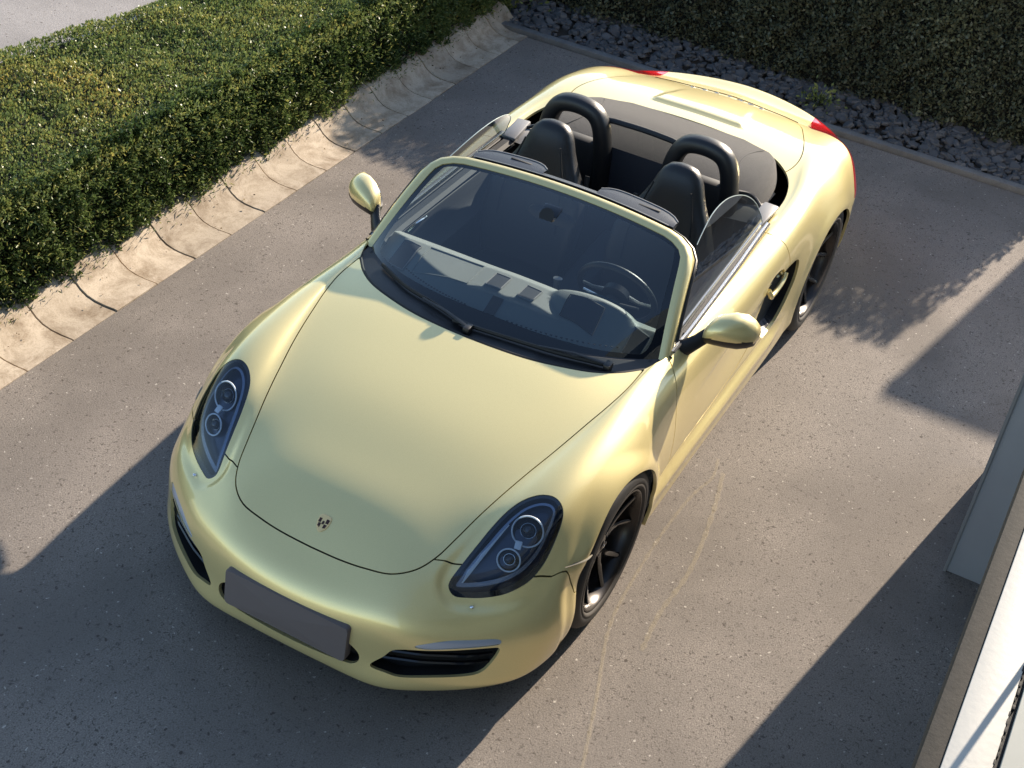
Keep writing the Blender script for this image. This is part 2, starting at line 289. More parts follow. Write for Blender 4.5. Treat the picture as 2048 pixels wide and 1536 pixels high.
# ================================================================== CAR BODY SURFACE
NET=[[(0.897,0.000,0.118),(0.890,0.199,0.117),(0.875,0.367,0.113),(0.816,0.484,0.113),(0.736,0.601,0.113),(0.651,0.692,0.114),(0.574,0.760,0.117),(0.497,0.804,0.120),(0.429,0.827,0.122),(0.351,0.831,0.128),(0.254,0.795,0.139)],
[(0.933,0.000,0.149),(0.929,0.200,0.148),(0.915,0.374,0.145),(0.852,0.506,0.145),(0.769,0.629,0.145),(0.680,0.731,0.146),(0.598,0.795,0.149),(0.520,0.825,0.151),(0.451,0.839,0.152),(0.377,0.842,0.152),(0.242,0.805,0.157)],
[(0.930,0.000,0.235),(0.923,0.200,0.235),(0.895,0.360,0.233),(0.830,0.510,0.233),(0.748,0.633,0.232),(0.664,0.731,0.233),(0.588,0.798,0.236),(0.519,0.837,0.237),(0.458,0.854,0.237),(0.401,0.857,0.236),(0.270,0.830,0.236)],
[(0.925,0.000,0.331),(0.914,0.201,0.332),(0.883,0.363,0.332),(0.826,0.504,0.331),(0.736,0.633,0.328),(0.658,0.725,0.329),(0.586,0.791,0.332),(0.521,0.836,0.333),(0.464,0.857,0.332),(0.415,0.862,0.330),(0.287,0.837,0.328)],
[(0.894,0.000,0.412),(0.887,0.202,0.415),(0.857,0.354,0.422),(0.797,0.495,0.417),(0.710,0.612,0.416),(0.636,0.700,0.423),(0.576,0.763,0.428),(0.512,0.806,0.425),(0.458,0.831,0.423),(0.408,0.844,0.414),(0.284,0.828,0.401)],
[(0.839,0.000,0.462),(0.833,0.201,0.469),(0.806,0.347,0.479),(0.737,0.467,0.481),(0.661,0.566,0.483),(0.600,0.655,0.495),(0.548,0.726,0.505),(0.489,0.775,0.505),(0.440,0.806,0.497),(0.384,0.833,0.481),(0.263,0.828,0.450)],
[(0.764,0.000,0.511),(0.757,0.201,0.520),(0.728,0.341,0.537),(0.654,0.431,0.555),(0.598,0.532,0.563),(0.544,0.628,0.580),(0.496,0.702,0.591),(0.437,0.760,0.588),(0.382,0.796,0.570),(0.325,0.834,0.537),(0.214,0.841,0.490)],
[(0.609,0.000,0.614),(0.601,0.200,0.613),(0.575,0.335,0.610),(0.529,0.456,0.607),(0.486,0.548,0.631),(0.437,0.639,0.655),(0.381,0.717,0.666),(0.320,0.769,0.653),(0.261,0.807,0.625),(0.201,0.842,0.587),(0.136,0.848,0.540)],
[(0.420,0.000,0.671),(0.415,0.200,0.670),(0.399,0.349,0.668),(0.374,0.491,0.669),(0.352,0.571,0.694),(0.315,0.649,0.713),(0.267,0.719,0.713),(0.216,0.772,0.692),(0.169,0.813,0.657),(0.110,0.848,0.611),(0.047,0.852,0.549)],
[(0.180,0.000,0.736),(0.180,0.219,0.733),(0.174,0.387,0.727),(0.165,0.544,0.718),(0.151,0.605,0.740),(0.132,0.665,0.754),(0.113,0.723,0.748),(0.083,0.775,0.722),(0.052,0.816,0.685),(0.010,0.849,0.636),(-0.022,0.854,0.577)],
[(-0.080,0.000,0.777),(-0.080,0.238,0.775),(-0.080,0.425,0.769),(-0.080,0.600,0.760),(-0.085,0.641,0.770),(-0.089,0.686,0.778),(-0.099,0.736,0.766),(-0.109,0.783,0.736),(-0.120,0.823,0.694),(-0.131,0.851,0.639),(-0.112,0.854,0.576)],
[(-0.300,0.000,0.805),(-0.300,0.247,0.802),(-0.310,0.453,0.798),(-0.320,0.640,0.785),(-0.320,0.668,0.791),(-0.320,0.704,0.790),(-0.320,0.745,0.771),(-0.315,0.785,0.736),(-0.310,0.822,0.681),(-0.301,0.852,0.594),(-0.201,0.856,0.508)],
[(-0.550,0.000,0.825),(-0.550,0.266,0.819),(-0.550,0.462,0.811),(-0.550,0.653,0.790),(-0.550,0.679,0.794),(-0.550,0.709,0.788),(-0.550,0.745,0.766),(-0.530,0.782,0.727),(-0.501,0.818,0.650),(-0.451,0.849,0.506),(-0.291,0.857,0.332)],
[(-0.800,0.000,0.820),(-0.800,0.266,0.818),(-0.800,0.491,0.816),(-0.800,0.693,0.798),(-0.800,0.706,0.798),(-0.801,0.726,0.790),(-0.801,0.752,0.766),(-0.791,0.785,0.723),(-0.761,0.818,0.631),(-0.661,0.846,0.408),(-0.400,0.839,0.150)],
[(-1.100,0.000,0.820),(-1.100,0.267,0.818),(-1.100,0.493,0.816),(-1.100,0.697,0.807),(-1.100,0.717,0.809),(-1.100,0.741,0.802),(-1.101,0.772,0.780),(-1.101,0.805,0.733),(-1.080,0.830,0.626),(-1.020,0.849,0.371),(-0.820,0.842,0.152)],
[(-1.450,0.000,0.820),(-1.450,0.268,0.817),(-1.450,0.495,0.815),(-1.450,0.696,0.817),(-1.450,0.721,0.818),(-1.450,0.749,0.814),(-1.450,0.783,0.793),(-1.450,0.819,0.743),(-1.450,0.839,0.629),(-1.420,0.854,0.353),(-1.350,0.848,0.153)],
[(-1.800,0.000,0.820),(-1.800,0.268,0.817),(-1.800,0.496,0.814),(-1.800,0.691,0.828),(-1.800,0.719,0.831),(-1.800,0.756,0.826),(-1.800,0.796,0.804),(-1.800,0.830,0.755),(-1.820,0.851,0.627),(-1.860,0.862,0.373),(-1.950,0.858,0.158)],
[(-2.080,0.000,0.829),(-2.080,0.268,0.826),(-2.080,0.496,0.828),(-2.080,0.682,0.830),(-2.080,0.713,0.837),(-2.079,0.751,0.835),(-2.079,0.793,0.816),(-2.089,0.829,0.767),(-2.069,0.856,0.652),(-2.070,0.870,0.460),(-2.200,0.877,0.298)],
[(-2.280,0.000,0.848),(-2.280,0.268,0.845),(-2.279,0.465,0.849),(-2.289,0.659,0.840),(-2.289,0.696,0.846),(-2.289,0.740,0.843),(-2.289,0.785,0.820),(-2.289,0.825,0.769),(-2.269,0.859,0.693),(-2.219,0.878,0.587),(-2.260,0.881,0.476)],
[(-2.500,0.000,0.859),(-2.500,0.248,0.854),(-2.499,0.446,0.859),(-2.499,0.613,0.856),(-2.489,0.658,0.859),(-2.478,0.713,0.855),(-2.478,0.768,0.831),(-2.468,0.818,0.784),(-2.448,0.860,0.726),(-2.429,0.883,0.657),(-2.400,0.884,0.574)],
[(-2.720,0.000,0.850),(-2.720,0.239,0.844),(-2.720,0.427,0.847),(-2.720,0.580,0.847),(-2.699,0.636,0.852),(-2.688,0.702,0.849),(-2.668,0.764,0.827),(-2.648,0.820,0.780),(-2.628,0.863,0.721),(-2.599,0.886,0.649),(-2.530,0.885,0.574)],
[(-2.961,0.000,0.816),(-2.960,0.219,0.810),(-2.960,0.388,0.809),(-2.950,0.516,0.804),(-2.920,0.599,0.814),(-2.889,0.680,0.818),(-2.858,0.752,0.800),(-2.827,0.806,0.756),(-2.797,0.853,0.689),(-2.758,0.882,0.611),(-2.650,0.886,0.536)],
[(-3.201,0.000,0.756),(-3.200,0.200,0.749),(-3.190,0.359,0.745),(-3.170,0.478,0.744),(-3.120,0.586,0.762),(-3.069,0.673,0.772),(-3.018,0.750,0.759),(-2.966,0.807,0.721),(-2.916,0.852,0.651),(-2.868,0.881,0.573),(-2.720,0.887,0.497)],
[(-3.422,0.000,0.674),(-3.411,0.180,0.669),(-3.385,0.340,0.671),(-3.341,0.460,0.681),(-3.282,0.569,0.695),(-3.211,0.657,0.701),(-3.139,0.729,0.692),(-3.067,0.787,0.654),(-2.997,0.838,0.584),(-2.929,0.874,0.505),(-2.761,0.881,0.428)],
[(-3.577,0.000,0.683),(-3.562,0.180,0.678),(-3.516,0.331,0.675),(-3.447,0.461,0.674),(-3.358,0.571,0.671),(-3.272,0.660,0.660),(-3.190,0.728,0.630),(-3.109,0.779,0.587),(-3.029,0.830,0.516),(-2.950,0.864,0.437),(-2.791,0.877,0.369)],
[(-3.562,0.000,0.608),(-3.552,0.181,0.605),(-3.502,0.331,0.604),(-3.432,0.462,0.605),(-3.353,0.572,0.597),(-3.273,0.662,0.586),(-3.201,0.731,0.562),(-3.120,0.782,0.520),(-3.041,0.830,0.459),(-2.971,0.866,0.379),(-2.801,0.865,0.300)],
[(-3.521,0.000,0.456),(-3.511,0.180,0.454),(-3.481,0.331,0.454),(-3.422,0.461,0.454),(-3.352,0.572,0.445),(-3.282,0.662,0.444),(-3.211,0.723,0.422),(-3.141,0.775,0.401),(-3.061,0.821,0.370),(-2.981,0.855,0.310),(-2.791,0.853,0.240)],
[(-3.481,0.000,0.303),(-3.471,0.180,0.302),(-3.441,0.330,0.302),(-3.391,0.461,0.302),(-3.331,0.561,0.302),(-3.261,0.642,0.302),(-3.191,0.702,0.291),(-3.121,0.753,0.281),(-3.041,0.794,0.251),(-2.961,0.823,0.210),(-2.770,0.821,0.180)],
[(-3.400,0.000,0.200),(-3.390,0.180,0.200),(-3.360,0.320,0.200),(-3.320,0.440,0.200),(-3.270,0.540,0.200),(-3.200,0.610,0.200),(-3.130,0.670,0.190),(-3.060,0.720,0.180),(-2.980,0.760,0.170),(-2.900,0.790,0.160),(-2.740,0.790,0.140)]]
def _bs(t): return np.array([(1-t)**3, 3*t**3-6*t*t+4, -3*t**3+3*t*t+3*t+1, t**3])/6
def _dbs(t): return np.array([-3*(1-t)**2, 9*t*t-12*t, -9*t*t+6*t+3, 3*t*t])/6
def _basis(n, sub, d=False):
    m = (n-1)*sub+1; B = np.zeros((m, n+2))
    for k in range(m):
        s = min(k//sub, n-2); B[k, s:s+4] = (_dbs if d else _bs)(k/sub-s)
    A = B[:, 1:-1].copy(); A[:, 0] += 2*B[:, 0]; A[:, 1] -= B[:, 0]; A[:, -1] += 2*B[:, -1]; A[:, -2] -= B[:, -1]
    return A
def sstep(a, b, x):
    t = np.clip((x-a)/(b-a), 0, 1); return t*t*(3-2*t)
XR = -2.463
LAMP = [(.667,.503),(.674,.531),(.653,.571),(.616,.629),(.575,.682),(.532,.72),(.492,.742),(.44,.756),(.377,.757),(.323,.75),(.292,.738),(.273,.716),(.268,.684),(.280,.647),(.303,.615),(.339,.585),(.388,.562),(.454,.542),(.525,.526),(.596,.510),(.645,.499)]
LAMPP = crom(LAMP, 5, True)
def body_surface(si, sj):
    N = np.array(NET, float); F = np.concatenate([N[:, :0:-1]*[1, -1, 1], N], 1); ni, nj = F.shape[:2]
    B1, C1 = _basis(ni, 1), _basis(nj, 1); G = F.copy()
    for _ in range(2): G = G+.8*(F-np.einsum('ai,ijk,bj->abk', B1, G, C1))
    S = np.einsum('ai,ijk,bj->abk', _basis(ni, si), G, _basis(nj, sj))
    x, y, z = S[..., 0].copy(), S[..., 1].copy(), S[..., 2].copy(); sg = np.sign(y); ay = abs(y)
    side = sstep(.70, .79, ay)*(x < .2)*(x > -2.3)
    # door scallop that runs into the side intake, with a crisp upper crease
    zc = .585+.07*np.clip((-x-.80)/.95, 0, 1)
    dep = .030*sstep(-.70, -1.60, x)*(1-sstep(-1.66, -2.06, x))*sstep(zc+.012, zc-.022, z)*sstep(.40, .56, z+(.02))
    # door bottom crease and sill ridge
    sx = sstep(-.30, -.55, x)*(1-sstep(-1.75, -1.98, x))
    dep = dep+sx*(.018*np.exp(-((z-.343)/.026)**2)-.014*np.clip(1-np.where(z > .285, (z-.285)/.030, (.285-z)/.09), 0, 1))
    flare = 0
    for xc, zc_, r0, am in ((-.010, .310, .355, .016), (XR-.027, .275, .385, .008)):
        rr = np.hypot(x-xc, z-zc_); flare = flare+am*sstep(r0+.075, r0+.002, rr)*(ay > .6)
    S[..., 1] = sg*(ay-dep*side+flare)
    # shallow bowl in front of each headlamp
    d = sdpoly(np.stack([x.ravel(), ay.ravel()], 1), LAMPP).reshape(x.shape)
    low = sstep(.36, .60, x+.35*(ay-.5))*sstep(.36, .40, z)
    bowl = .010*sstep(.052, .018, np.maximum(d, 0))*low
    S[..., 0] -= bowl*.55; S[..., 2] -= bowl*.85
    # raised field on the rear deck
    pl = sdpoly(np.stack([x.ravel(), ay.ravel()], 1), np.array([(-2.70, -.1), (-2.70, .255), (-3.0, .205), (-3.08, .19), (-3.08, -.1)])).reshape(x.shape)
    S[..., 2] += .014*sstep(.006, -.010, pl)*sstep(-3.12, -2.74, x)
    Su = np.gradient(S, axis=0); Sv = np.gradient(S, axis=1)
    n = -np.cross(Su, Sv); n /= np.linalg.norm(n, axis=2, keepdims=True)+1e-12
    return S, n
SI, SJ = 14, 14
S0, N0 = body_surface(SI, SJ)
GI, GJ = S0.shape[:2]
BV = [tuple(v) for v in S0.reshape(-1, 3)]; BN = [tuple(v) for v in N0.reshape(-1, 3)]
def _quads():
    out = []
    for i in range(GI-1):
        for j in range(GJ-1):
            a = i*GJ+j; out.append((a, a+GJ, a+GJ+1, a+1))
    return out
ALLF = _quads()
# winding check against normals
_f = ALLF[len(ALLF)//2+5]; _p = [Vector(BV[k]) for k in _f]
if (_p[1]-_p[0]).cross(_p[2]-_p[0]).dot(Vector(BN[_f[0]])) < 0: ALLF = [f[::-1] for f in ALLF]
def vals(fn): return fn(np.array(BV))
def split(F, fn):
    fv = vals(fn).tolist(); cache = {}; I, O = [], []
    for f in F:
        s = [fv[k] for k in f]; mn, mx = min(s), max(s)
        if mx < 0: I.append(f); continue
        if mn >= 0: O.append(f); continue
        a, b = [], []; n = len(f)
        for q in range(n):
            k, l = f[q], f[(q+1) % n]; sk, sl = fv[k], fv[l]
            (a if sk < 0 else b).append(k)
            if (sk < 0) != (sl < 0):
                key = (k, l) if k < l else (l, k); c = cache.get(key)
                if c is None:
                    t = sk/(sk-sl); t = min(max(t, .0), 1.0)
                    c = len(BV); p, r = BV[k], BV[l]; u, w = BN[k], BN[l]
                    BV.append(tuple(p[m]+(r[m]-p[m])*t for m in range(3))); BN.append(tuple(u[m]+(w[m]-u[m])*t for m in range(3)))
                    cache[key] = c; fv.append(0.0)
                a.append(c); b.append(c)
        if len(a) > 2: I.append(tuple(a))
        if len(b) > 2: O.append(tuple(b))
    return I, O
def seam(F, fn, g=.0024):
    """split into two panels with a real gap"""
    I, rest = split(F, lambda P: fn(P)+g); _, O = split(rest, lambda P: fn(P)-g)
    return I, O
def panel(name, F, m, parent, flange=.014, off=0.0, custom=True):
    idx = {}; V, N, FF = [], [], []
    for f in F:
        g = []
        for k in f:
            if k not in idx:
                idx[k] = len(V); n = BN[k]; V.append(tuple(BV[k][q]+n[q]*off for q in range(3))); N.append(n)
            g.append(idx[k])
        FF.append(tuple(g))
    if flange:
        cnt = {}
        for f in FF:
            for q in range(len(f)):
                a, b = f[q], f[(q+1) % len(f)]
                if a == b: continue
                k = (a, b) if a < b else (b, a); cnt.setdefault(k, []).append((a, b))
        ed = [v[0] for v in cnt.values() if len(v) == 1]
        top, bot = {}, {}; ext = {}
        for a, b in ed:
            t = Vector(V[b])-Vector(V[a]); nn = t.cross(Vector(N[a]))
            for k in (a, b): ext[k] = ext.get(k, Vector((0, 0, 0)))+nn
        for k, e in ext.items():
            e = e.normalized() if e.length > 1e-9 else Vector(N[k])
            top[k] = len(V); V.append(V[k]); N.append(tuple(e)); bot[k] = len(V)
            V.append(tuple(V[k][q]-N[k][q]*flange for q in range(3))); N.append(tuple(e))
        for a, b in ed: FF.append((top[b], top[a], bot[a], bot[b]))
    return mobj(name, V, FF, m, parent, True, N if custom else None)
# ------------------------------------------------------------------ outlines on the surface
HOODL = [(-.535,.667),(-.384,.664),(-.249,.646),(-.134,.623),(-.019,.599),(.088,.574),(.188,.547),(.283,.522),(.374,.497),(.459,.473),(.545,.450),(.627,.425),(.698,.383),(.747,.315),(.765,.223),(.773,.126),(.775,0)]
COWLE = [(-.285,0),(-.289,.12),(-.302,.25),(-.330,.37),(-.379,.50),(-.448,.594),(-.535,.667)]
hl = crom(HOODL, 4); ce = crom(COWLE, 4)
HOODP = np.concatenate([hl, hl[-2:0:-1]*[1, -1], ce[::-1][:-1]*[1, -1], ce[:-1]])
rim = [(-.535,.667),(-.60,.690),(-.668,.708),(-.87,.712),(-1.15,.708),(-1.45,.703),(-1.75,.694),(-2.022,.690),(-2.182,.680),(-2.328,.637),(-2.435,.554),(-2.499,.459),(-2.545,.358),(-2.567,.261),(-2.578,.13),(-2.58,0)]
rc = crom(rim, 4)
COCKP = np.concatenate([ce[:-1], rc, rc[-2::-1]*[1, -1], ce[::-1][1:-1]*[1, -1]])
DECK = crom([(-2.352,.592),(-2.42,.614),(-2.493,.622),(-2.562,.618),(-2.636,.605),(-2.719,.584),(-2.812,.557),(-2.926,.519),(-3.049,.477),(-3.135,.425),(-3.19,.33),(-3.225,.20),(-3.268,.08),(-3.29,0)], 4)
INTK = crom([(-2.006,.628),(-2.01,.557),(-1.971,.488),(-1.906,.432),(-1.811,.392),(-1.735,.365),(-1.647,.384),(-1.572,.443),(-1.553,.489),(-1.600,.535),(-1.647,.585),(-1.690,.625),(-1.80,.648),(-1.93,.652)], 4, True)
DOORP = crom([(-.672,.80),(-.637,.75),(-.602,.691),(-.577,.636),(-.563,.552),(-.550,.448),(-.553,.367),(-.70,.377),(-.968,.389),(-1.234,.408),(-1.45,.440),(-1.55,.49),(-1.66,.60),(-1.76,.645),(-1.858,.668),(-1.852,.714),(-1.83,.765),(-1.812,.806),(-1.790,.835),(-1.775,.86),(-1.775,.95),(-.60,.95),(-.672,.86)], 4, True)
XY = lambda P: np.stack([P[:, 0], abs(P[:, 1])], 1)
XZ = lambda P: np.stack([P[:, 0], P[:, 2]], 1)
YZ = lambda P: np.stack([abs(P[:, 1]), P[:, 2]], 1)
def side_only(P, v, ymin=.5): return np.where(abs(P[:, 1]) > ymin, v, 9.0)
XR = -2.463
car = empty('convertible_car')
tag(car, 'pale gold two-seat convertible with its roof down, parked on the asphalt drive', 'car')
F = ALLF
_, F = split(F, lambda P: side_only(P, np.hypot(P[:, 0]+.010, P[:, 2]-.310)-.355, .45))
_, F = split(F, lambda P: side_only(P, np.hypot(P[:, 0]-(XR-.027), P[:, 2]-.275)-.385, .45))
COCK, F = split(F, lambda P: sdpoly(P[:, :2], COCKP))
hood, F = seam(F, lambda P: np.where(P[:, 2] > .4, sdpoly(P[:, :2], HOODP), 9.))
lens, F = split(F, lambda P: np.where(P[:, 2] > .38, sdpoly(XY(P), LAMPP), 9.))
intk, F = split(F, lambda P: side_only(P, sdpoly(XZ(P), INTK), .6))
def frontp(poly): 
    pp = crom(poly, 4, True); return lambda P: np.where(P[:, 0] > .5, sdpoly(YZ(P), pp), 9.)
FOG = [(.478,.338),(.505,.352),(.573,.366),(.64,.364),(.70,.361),(.722,.352),(.722,.338),(.70,.334),(.60,.333),(.52,.331)]
SIDEI = [(.345,.223),(.387,.275),(.415,.312),(.471,.324),(.58,.326),(.70,.326),(.724,.318),(.722,.29),(.708,.25),(.690,.22),(.655,.207),(.54,.203),(.45,.198),(.40,.208)]
fog, F = split(F, frontp(FOG)); sidei, F = split(F, frontp(SIDEI))
cpoly = crom([(-.305,.24),(-.285,.275),(-.20,.315),(0,.325),(.20,.315),(.285,.275),(.305,.24),(.290,.212),(.24,.202),(0,.192),(-.24,.202),(-.290,.212)], 4, True)
cint, F = split(F, lambda P: np.where(P[:, 0] > .5, sdpoly(P[:, 1:3], cpoly), 9.))
def bump_f(P):
    ay = abs(P[:, 1]); g = np.interp(ay, [0, .425, .50, .72, .745, .79, .82, .90], [.70, .635, .60, .50, .487, .438, .385, .30])
    return np.where(P[:, 0] > .1, np.maximum(g-P[:, 0], -9), 9.)*1.0
bumper, F = seam(F, lambda P: np.where(P[:, 0] > .05, np.minimum(bump_f(P), np.maximum(P[:, 2]-.40, -(P[:, 0]-.1))), 9.))
door, F = seam(F, lambda P: side_only(P, sdpoly(XZ(P), DOORP), .66))
DK = np.concatenate([DECK, DECK[-2::-1]*[1, -1], np.array([(-2.2, -.55), (-2.2, .55)])])
deck, F = seam(F, lambda P: np.where(P[:, 2] > .45, sdpoly(P[:, :2], DK), 9.))
def tail_f(P):
    ay = abs(P[:, 1]); g = np.interp(ay, [.44, .47, .51, .60, .70, .78, .83, .86], [-3.50, -3.20, -3.125, -3.11, -3.065, -2.975, -2.90, -2.86])
    return np.where((P[:, 0] < -2.7) & (ay > .43), np.maximum(P[:, 0]-g, .585-P[:, 2]), 9.)
tail, F = split(F, tail_f)
front, F = split(F, lambda P: -P[:, 0]-.62)
FR, FL = split(front, lambda P: P[:, 1])
for nm, f in (('fender', FL), ('fender', FR)): panel(nm, f, PAINT, car)
panel('rear_body', F, PAINT, car)
hood_o = panel('hood', hood, PAINT, car); bump_o = panel('front_bumper', bumper, PAINT, car)
deck_o = panel('rear_deck', deck, PAINT, car)
HND = crom([(-1.795,.672),(-1.765,.695),(-1.70,.706),(-1.63,.702),(-1.588,.684),(-1.592,.660),(-1.64,.640),(-1.71,.632),(-1.77,.645)], 4, True)
hcup, door = split(door, lambda P: side_only(P, sdpoly(XZ(P), HND), .6))
DR, DL = split(door, lambda P: P[:, 1])
HR, HL = split(hcup, lambda P: P[:, 1])
door_l = panel('door', DL, PAINT, car); door_r = panel('door', DR, PAINT, car)
# inner shell that closes the panel gaps
_, sh = split(ALLF, lambda P: sdpoly(P[:, :2], COCKP)-.012)
_, sh = split(sh, lambda P: side_only(P, np.hypot(P[:, 0]+.010, P[:, 2]-.310)-.362, .45))
_, sh = split(sh, lambda P: side_only(P, np.hypot(P[:, 0]-(XR-.027), P[:, 2]-.275)-.392, .45))
_, sh = split(sh, lambda P: np.where(P[:, 2] > .38, sdpoly(XY(P), LAMPP)-.004, 9.))
_, sh = split(sh, lambda P: np.where(P[:, 0] > .5, np.minimum(sdpoly(YZ(P), crom(SIDEI, 4, True)), sdpoly(P[:, 1:3], cpoly))-.004, 9.))
_, sh = split(sh, lambda P: side_only(P, sdpoly(XZ(P), INTK)-.004, .6))
panel('inner_structure', sh, SHELL, car, flange=0, off=-.016, custom=False)
# floor pan and wheel housings
u = MB()
u.box((-1.3, 0, .17), (3.6, 1.24, .05))
for xc, zc in ((-.005, .318), (XR-.02, .315)):
    for s in (-1, 1):
        rr = []
        for yy in (.56, .79):
            rr.append([(xc+.360*math.cos(a), s*yy, zc+.360*math.sin(a)) for a in [R(-18+216*k/20) for k in range(21)]])
        u.grid(rr if s > 0 else rr[::-1])
        u.box((xc, s*.56, .40), (.66, .02, .50))
u.build('underbody', SHELL, car)
# arch lips
for xc, zc, r0, y0 in ((.035, .325, .378, .1), (XR-.012, .325, .388, .1)):
    pass
# recessed grilles
def recess(name, F, parent, depth, m=SHELL, mwall=None):
    idx = {}; V, FF = [], []
    for f in F:
        g = []
        for k in f:
            if k not in idx: idx[k] = len(V); V.append(tuple(BV[k][q]-BN[k][q]*depth for q in range(3)))
            g.append(idx[k])
        FF.append(tuple(g))
    inv = {v: k for k, v in idx.items()}; cnt = {}
    for f in FF:
        for q in range(len(f)):
            a, b = f[q], f[(q+1) % len(f)]
            if a != b: cnt.setdefault((min(a, b), max(a, b)), []).append((a, b))
    top = {}
    for v in list(cnt.values()):
        if len(v) == 1:
            a, b = v[0]
            for k in (a, b):
                if k not in top: top[k] = len(V); V.append(tuple(BV[inv[k]][q]-BN[inv[k]][q]*.0142 for q in range(3)))
            FF.append((a, b, top[b], top[a])[::-1])
    return mobj(name, V, FF, m, parent, False)
SHL, SHR = split(intk, lambda P: P[:, 1])
for f, s in ((SHR, 1), (SHL, -1)):
    g = recess('side_intake', f, car, .055, BLACK)
SIL, SIR = split(sidei, lambda P: P[:, 1])
def ripple(poly_y, z, s, xoff):
    """a slat following the bumper plan shape"""
    b = MB(); pts = []
    for yy in poly_y:
        x = np.interp(yy, [0, .20, .36, .50, .635, .72], [.925, .915, .885, .825, .745, .668])-xoff
        pts.append((x, s*yy, z))
    b.tube(pts, .010, 6, flat=.55); return b
for f, s in ((SIR, 1), (SIL, -1)):
    g = recess('bumper_grille', f, bump_o, .07, SHELL)
    for z in (.285, .247):
        ripple(np.linspace(.40 if z > .26 else .37, .70, 9), z, s, .022).build('grille_slat', GLOSSB, g)
g = recess('center_grille', cint, bump_o, .06, SHELL)
FGL, FGR = split(fog, lambda P: P[:, 1])
for f in (FGR, FGL):
    fo = panel('fog_lamp', f, FOGM, bump_o, flange=0, off=-.004)
    panel('lens', f, LGLASS, fo, flange=.006, off=.001)
# number plate (blank) on its carrier
PT, PB = .370, .217
def plate_ring(k, dx):
    rg = []
    for q in range(4):
        cy, cz = (.262-.016)*(1, -1, -1, 1)[q], (1, 1, -1, -1)[q]*((PT-PB)/2-.016)
        for a in np.linspace(0, 90, 6):
            t = R(a+90*q); yy = (cy+.016*math.cos(t))*k; zz = (cz+.016*math.sin(t))*(k if k > .9 else k)
            rg.append((.953-.24*yy*yy-.10*(zz+(PT-PB)/2)+dx, yy, (PT+PB)/2+zz))
    return rg
b = MB(); b.loft([plate_ring(1.0, -.034), plate_ring(1.0, -.004), plate_ring(.992, 0.0), plate_ring(.75, 0.0), plate_ring(.5, 0), plate_ring(.25, 0), plate_ring(.02, 0)])
b.build('number_plate', PLATE, bump_o, angle=50)
# tail lamps
TL, TR = split(tail, lambda P: P[:, 1])
for f in (TR, TL):
    panel('tail_lamp', f, RED, car, flange=.012, off=.002)
# spoiler lip line on the tail
# ------------------------------------------------------------------ headlamps
LR, LL = split(lens, lambda P: P[:, 1])
_SP = S0.reshape(-1, 3); _SN = N0.reshape(-1, 3)
def surf_pt(x, y):
    d = (_SP[:, 0]-x)**2+(_SP[:, 1]-y)**2+np.where((_SP[:, 2] < .38) | (_SN[:, 2] < .1), 9, 0); k = d.argmin(); p, n = _SP[k], _SN[k]
    z = p[2]-(n[0]*(x-p[0])+n[1]*(y-p[1]))/max(n[2], .15); return Vector((x, y, z)), Vector(n)
def side_pt(x, z, s, h):
    d = (_SP[:, 0]-x)**2+(_SP[:, 2]-z)**2+np.where((_SP[:, 1]*s < .6) | (_SN[:, 1]*s < .1), 9, 0); k = d.argmin(); p, n = _SP[k], _SN[k]
    y = p[1]-(n[0]*(x-p[0])+n[2]*(z-p[2]))/n[1]; return (x+n[0]*h, y+n[1]*h, z+n[2]*h)
def ring_torus(c, n, r, t, seg=48, ts=8):
    n = Vector(n).normalized(); a = n.orthogonal().normalized(); q = n.cross(a); rings = []
    for k in range(seg+1):
        u_ = 2*math.pi*k/seg; d = a*math.cos(u_)+q*math.sin(u_)
        rings.append([tuple(Vector(c)+d*(r+t*math.cos(v))+n*t*math.sin(v)) for v in [2*math.pi*j/ts for j in range(ts)]])
    return MB().loft(rings, True, False)
def dish(c, n, prof, seg=40):
    n = Vector(n).normalized(); a = n.orthogonal().normalized(); q = n.cross(a)
    return MB().loft([[tuple(Vector(c)+(a*math.cos(2*math.pi*k/seg)+q*math.sin(2*math.pi*k/seg))*r+n*h) for k in range(seg)] for r, h in prof], True, False)
